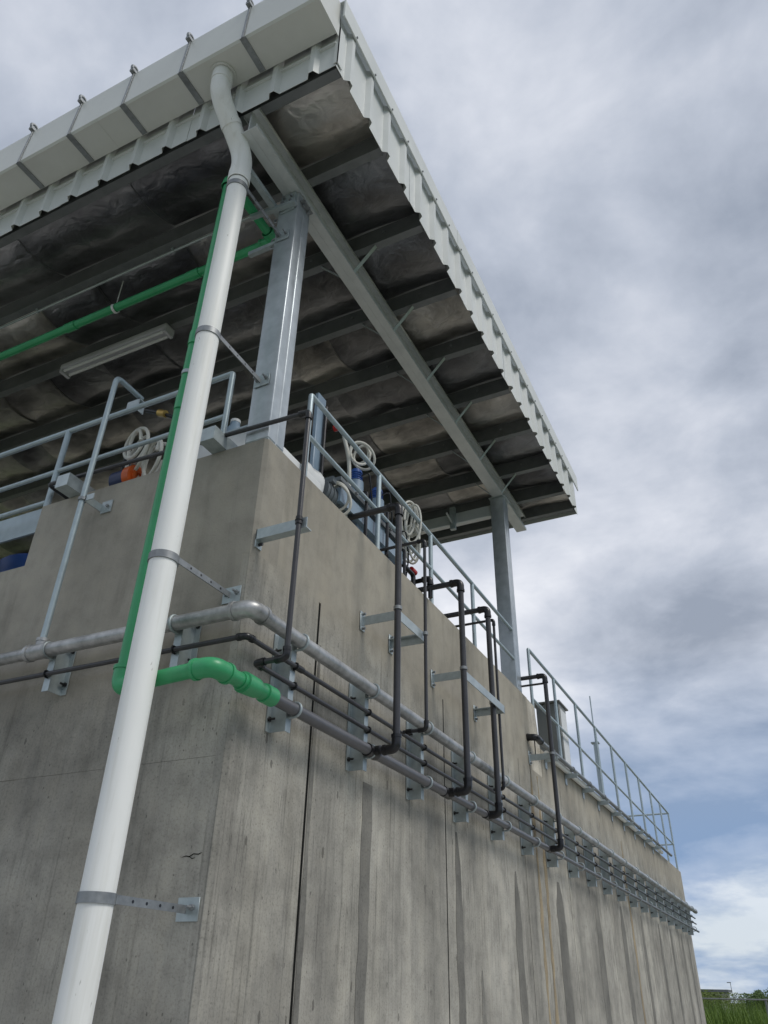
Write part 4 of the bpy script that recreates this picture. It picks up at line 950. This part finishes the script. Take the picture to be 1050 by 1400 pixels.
def tree(x, y, h, rw, lab, mat, seed, n=2600):
    rn = random.Random(seed); t_ = thing('tree', lab, 'tree', (x, y, 0), 'trees on the skyline')
    b_ = nb(); sweep(b_, [(x, y, 0), (x + .1, y, h * .3), (x - .05, y, h * .75)], [.12 * h / 4, .09 * h / 4, .03 * h / 4], 8)
    for k in range(6):
        a = rn.uniform(0, 6.28); z = h * rn.uniform(.25, .5)
        sweep(b_, [(x, y, z), (x + math.cos(a) * rw * .5, y + math.sin(a) * rw * .5, z + h * .22)], [.05 * h / 4, .015 * h / 4], 6)
    part('trunk', b_, 'bark', t_)
    cl = [(rn.gauss(0, rw * .42), rn.gauss(0, rw * .42), h * rn.uniform(.25, .9), rw * rn.uniform(.2, .42)) for _ in range(26)]
    b_ = nb()
    for i in range(n):
        cx, cy, cz, cr = rn.choice(cl)
        v_ = Vector((rn.gauss(0, 1), rn.gauss(0, 1), rn.gauss(0, .8))).normalized() * cr * rn.uniform(.55, 1.05)
        c = Vector((x + cx, y + cy, cz)) + v_; c.z = min(max(c.z, .15), h)
        s = rn.uniform(.09, .2) * h / 4; d1 = Vector((rn.gauss(0, 1), rn.gauss(0, 1), rn.gauss(0, 1))).normalized() * s; d2 = d1.orthogonal().normalized() * s * .6
        q = [b_.verts.new(c - d1), b_.verts.new(c + d2), b_.verts.new(c + d1), b_.verts.new(c - d2)]; b_.faces.new(q)
    part('crown', b_, mat, t_)
tree(-9.6, 100, 2.3, 3.2, 'low yellowish bush in front of the far low building', 'leaf', 1)
tree(-6.6, 112, 2.3, 3.0, 'low skyline bush right of the lamp pole', 'leaf', 2)
tree(-4.6, 100, 2.6, 1.5, 'dark upright shrub on the skyline near the right picture edge', 'leaf2', 3)
tree(-2.4, 105, 3.0, 2.4, 'round dark tree cut by the right picture edge', 'leaf2', 4)
tree(1.5, 118, 3.4, 3.6, 'broad skyline tree outside the fence to the right', 'leaf', 5)
tree(-13.5, 116, 2.7, 3.2, 'skyline bush hidden partly by the tank end', 'leaf', 6)
hs = thing('far_building', 'distant low building with a dark flat roof on the horizon', 'building', (-15, 150, 0))
b_ = nb(); box(b_, -22, -12.6, 150, 156, 0, 2.75); part('wall', b_, 'far_wall', hs)
b_ = nb(); box(b_, -22.5, -12.1, 149.5, 156.5, 2.752, 3.1); part('roof', b_, 'far_roof', hs)
for x in (-20.5, -18.2, -15.9, -13.9):
    b_ = nb(); box(b_, x - .5, x + .5, 149.95, 149.99, 1.2, 2.3); part('window', b_, 'glass', hs)
pl = thing('street_lamp', 'thin far lamp pole rising above the bushes on the horizon', 'lamp', (-11.6, 150, 0))
b_ = nb(); sweep(b_, [(-11.6, 150, 0), (-11.6, 150, 4.0)], [.07, .04], 8); part('pole', b_, 'cabinet', pl)
b_ = nb(); box(b_, -12.1, -11.5, 149.9, 150.1, 4.0, 4.12); part('lamp_head', b_, 'cabinet', pl)

for o in list(bpy.data.objects):
    if '_org' in o: del o['_org']
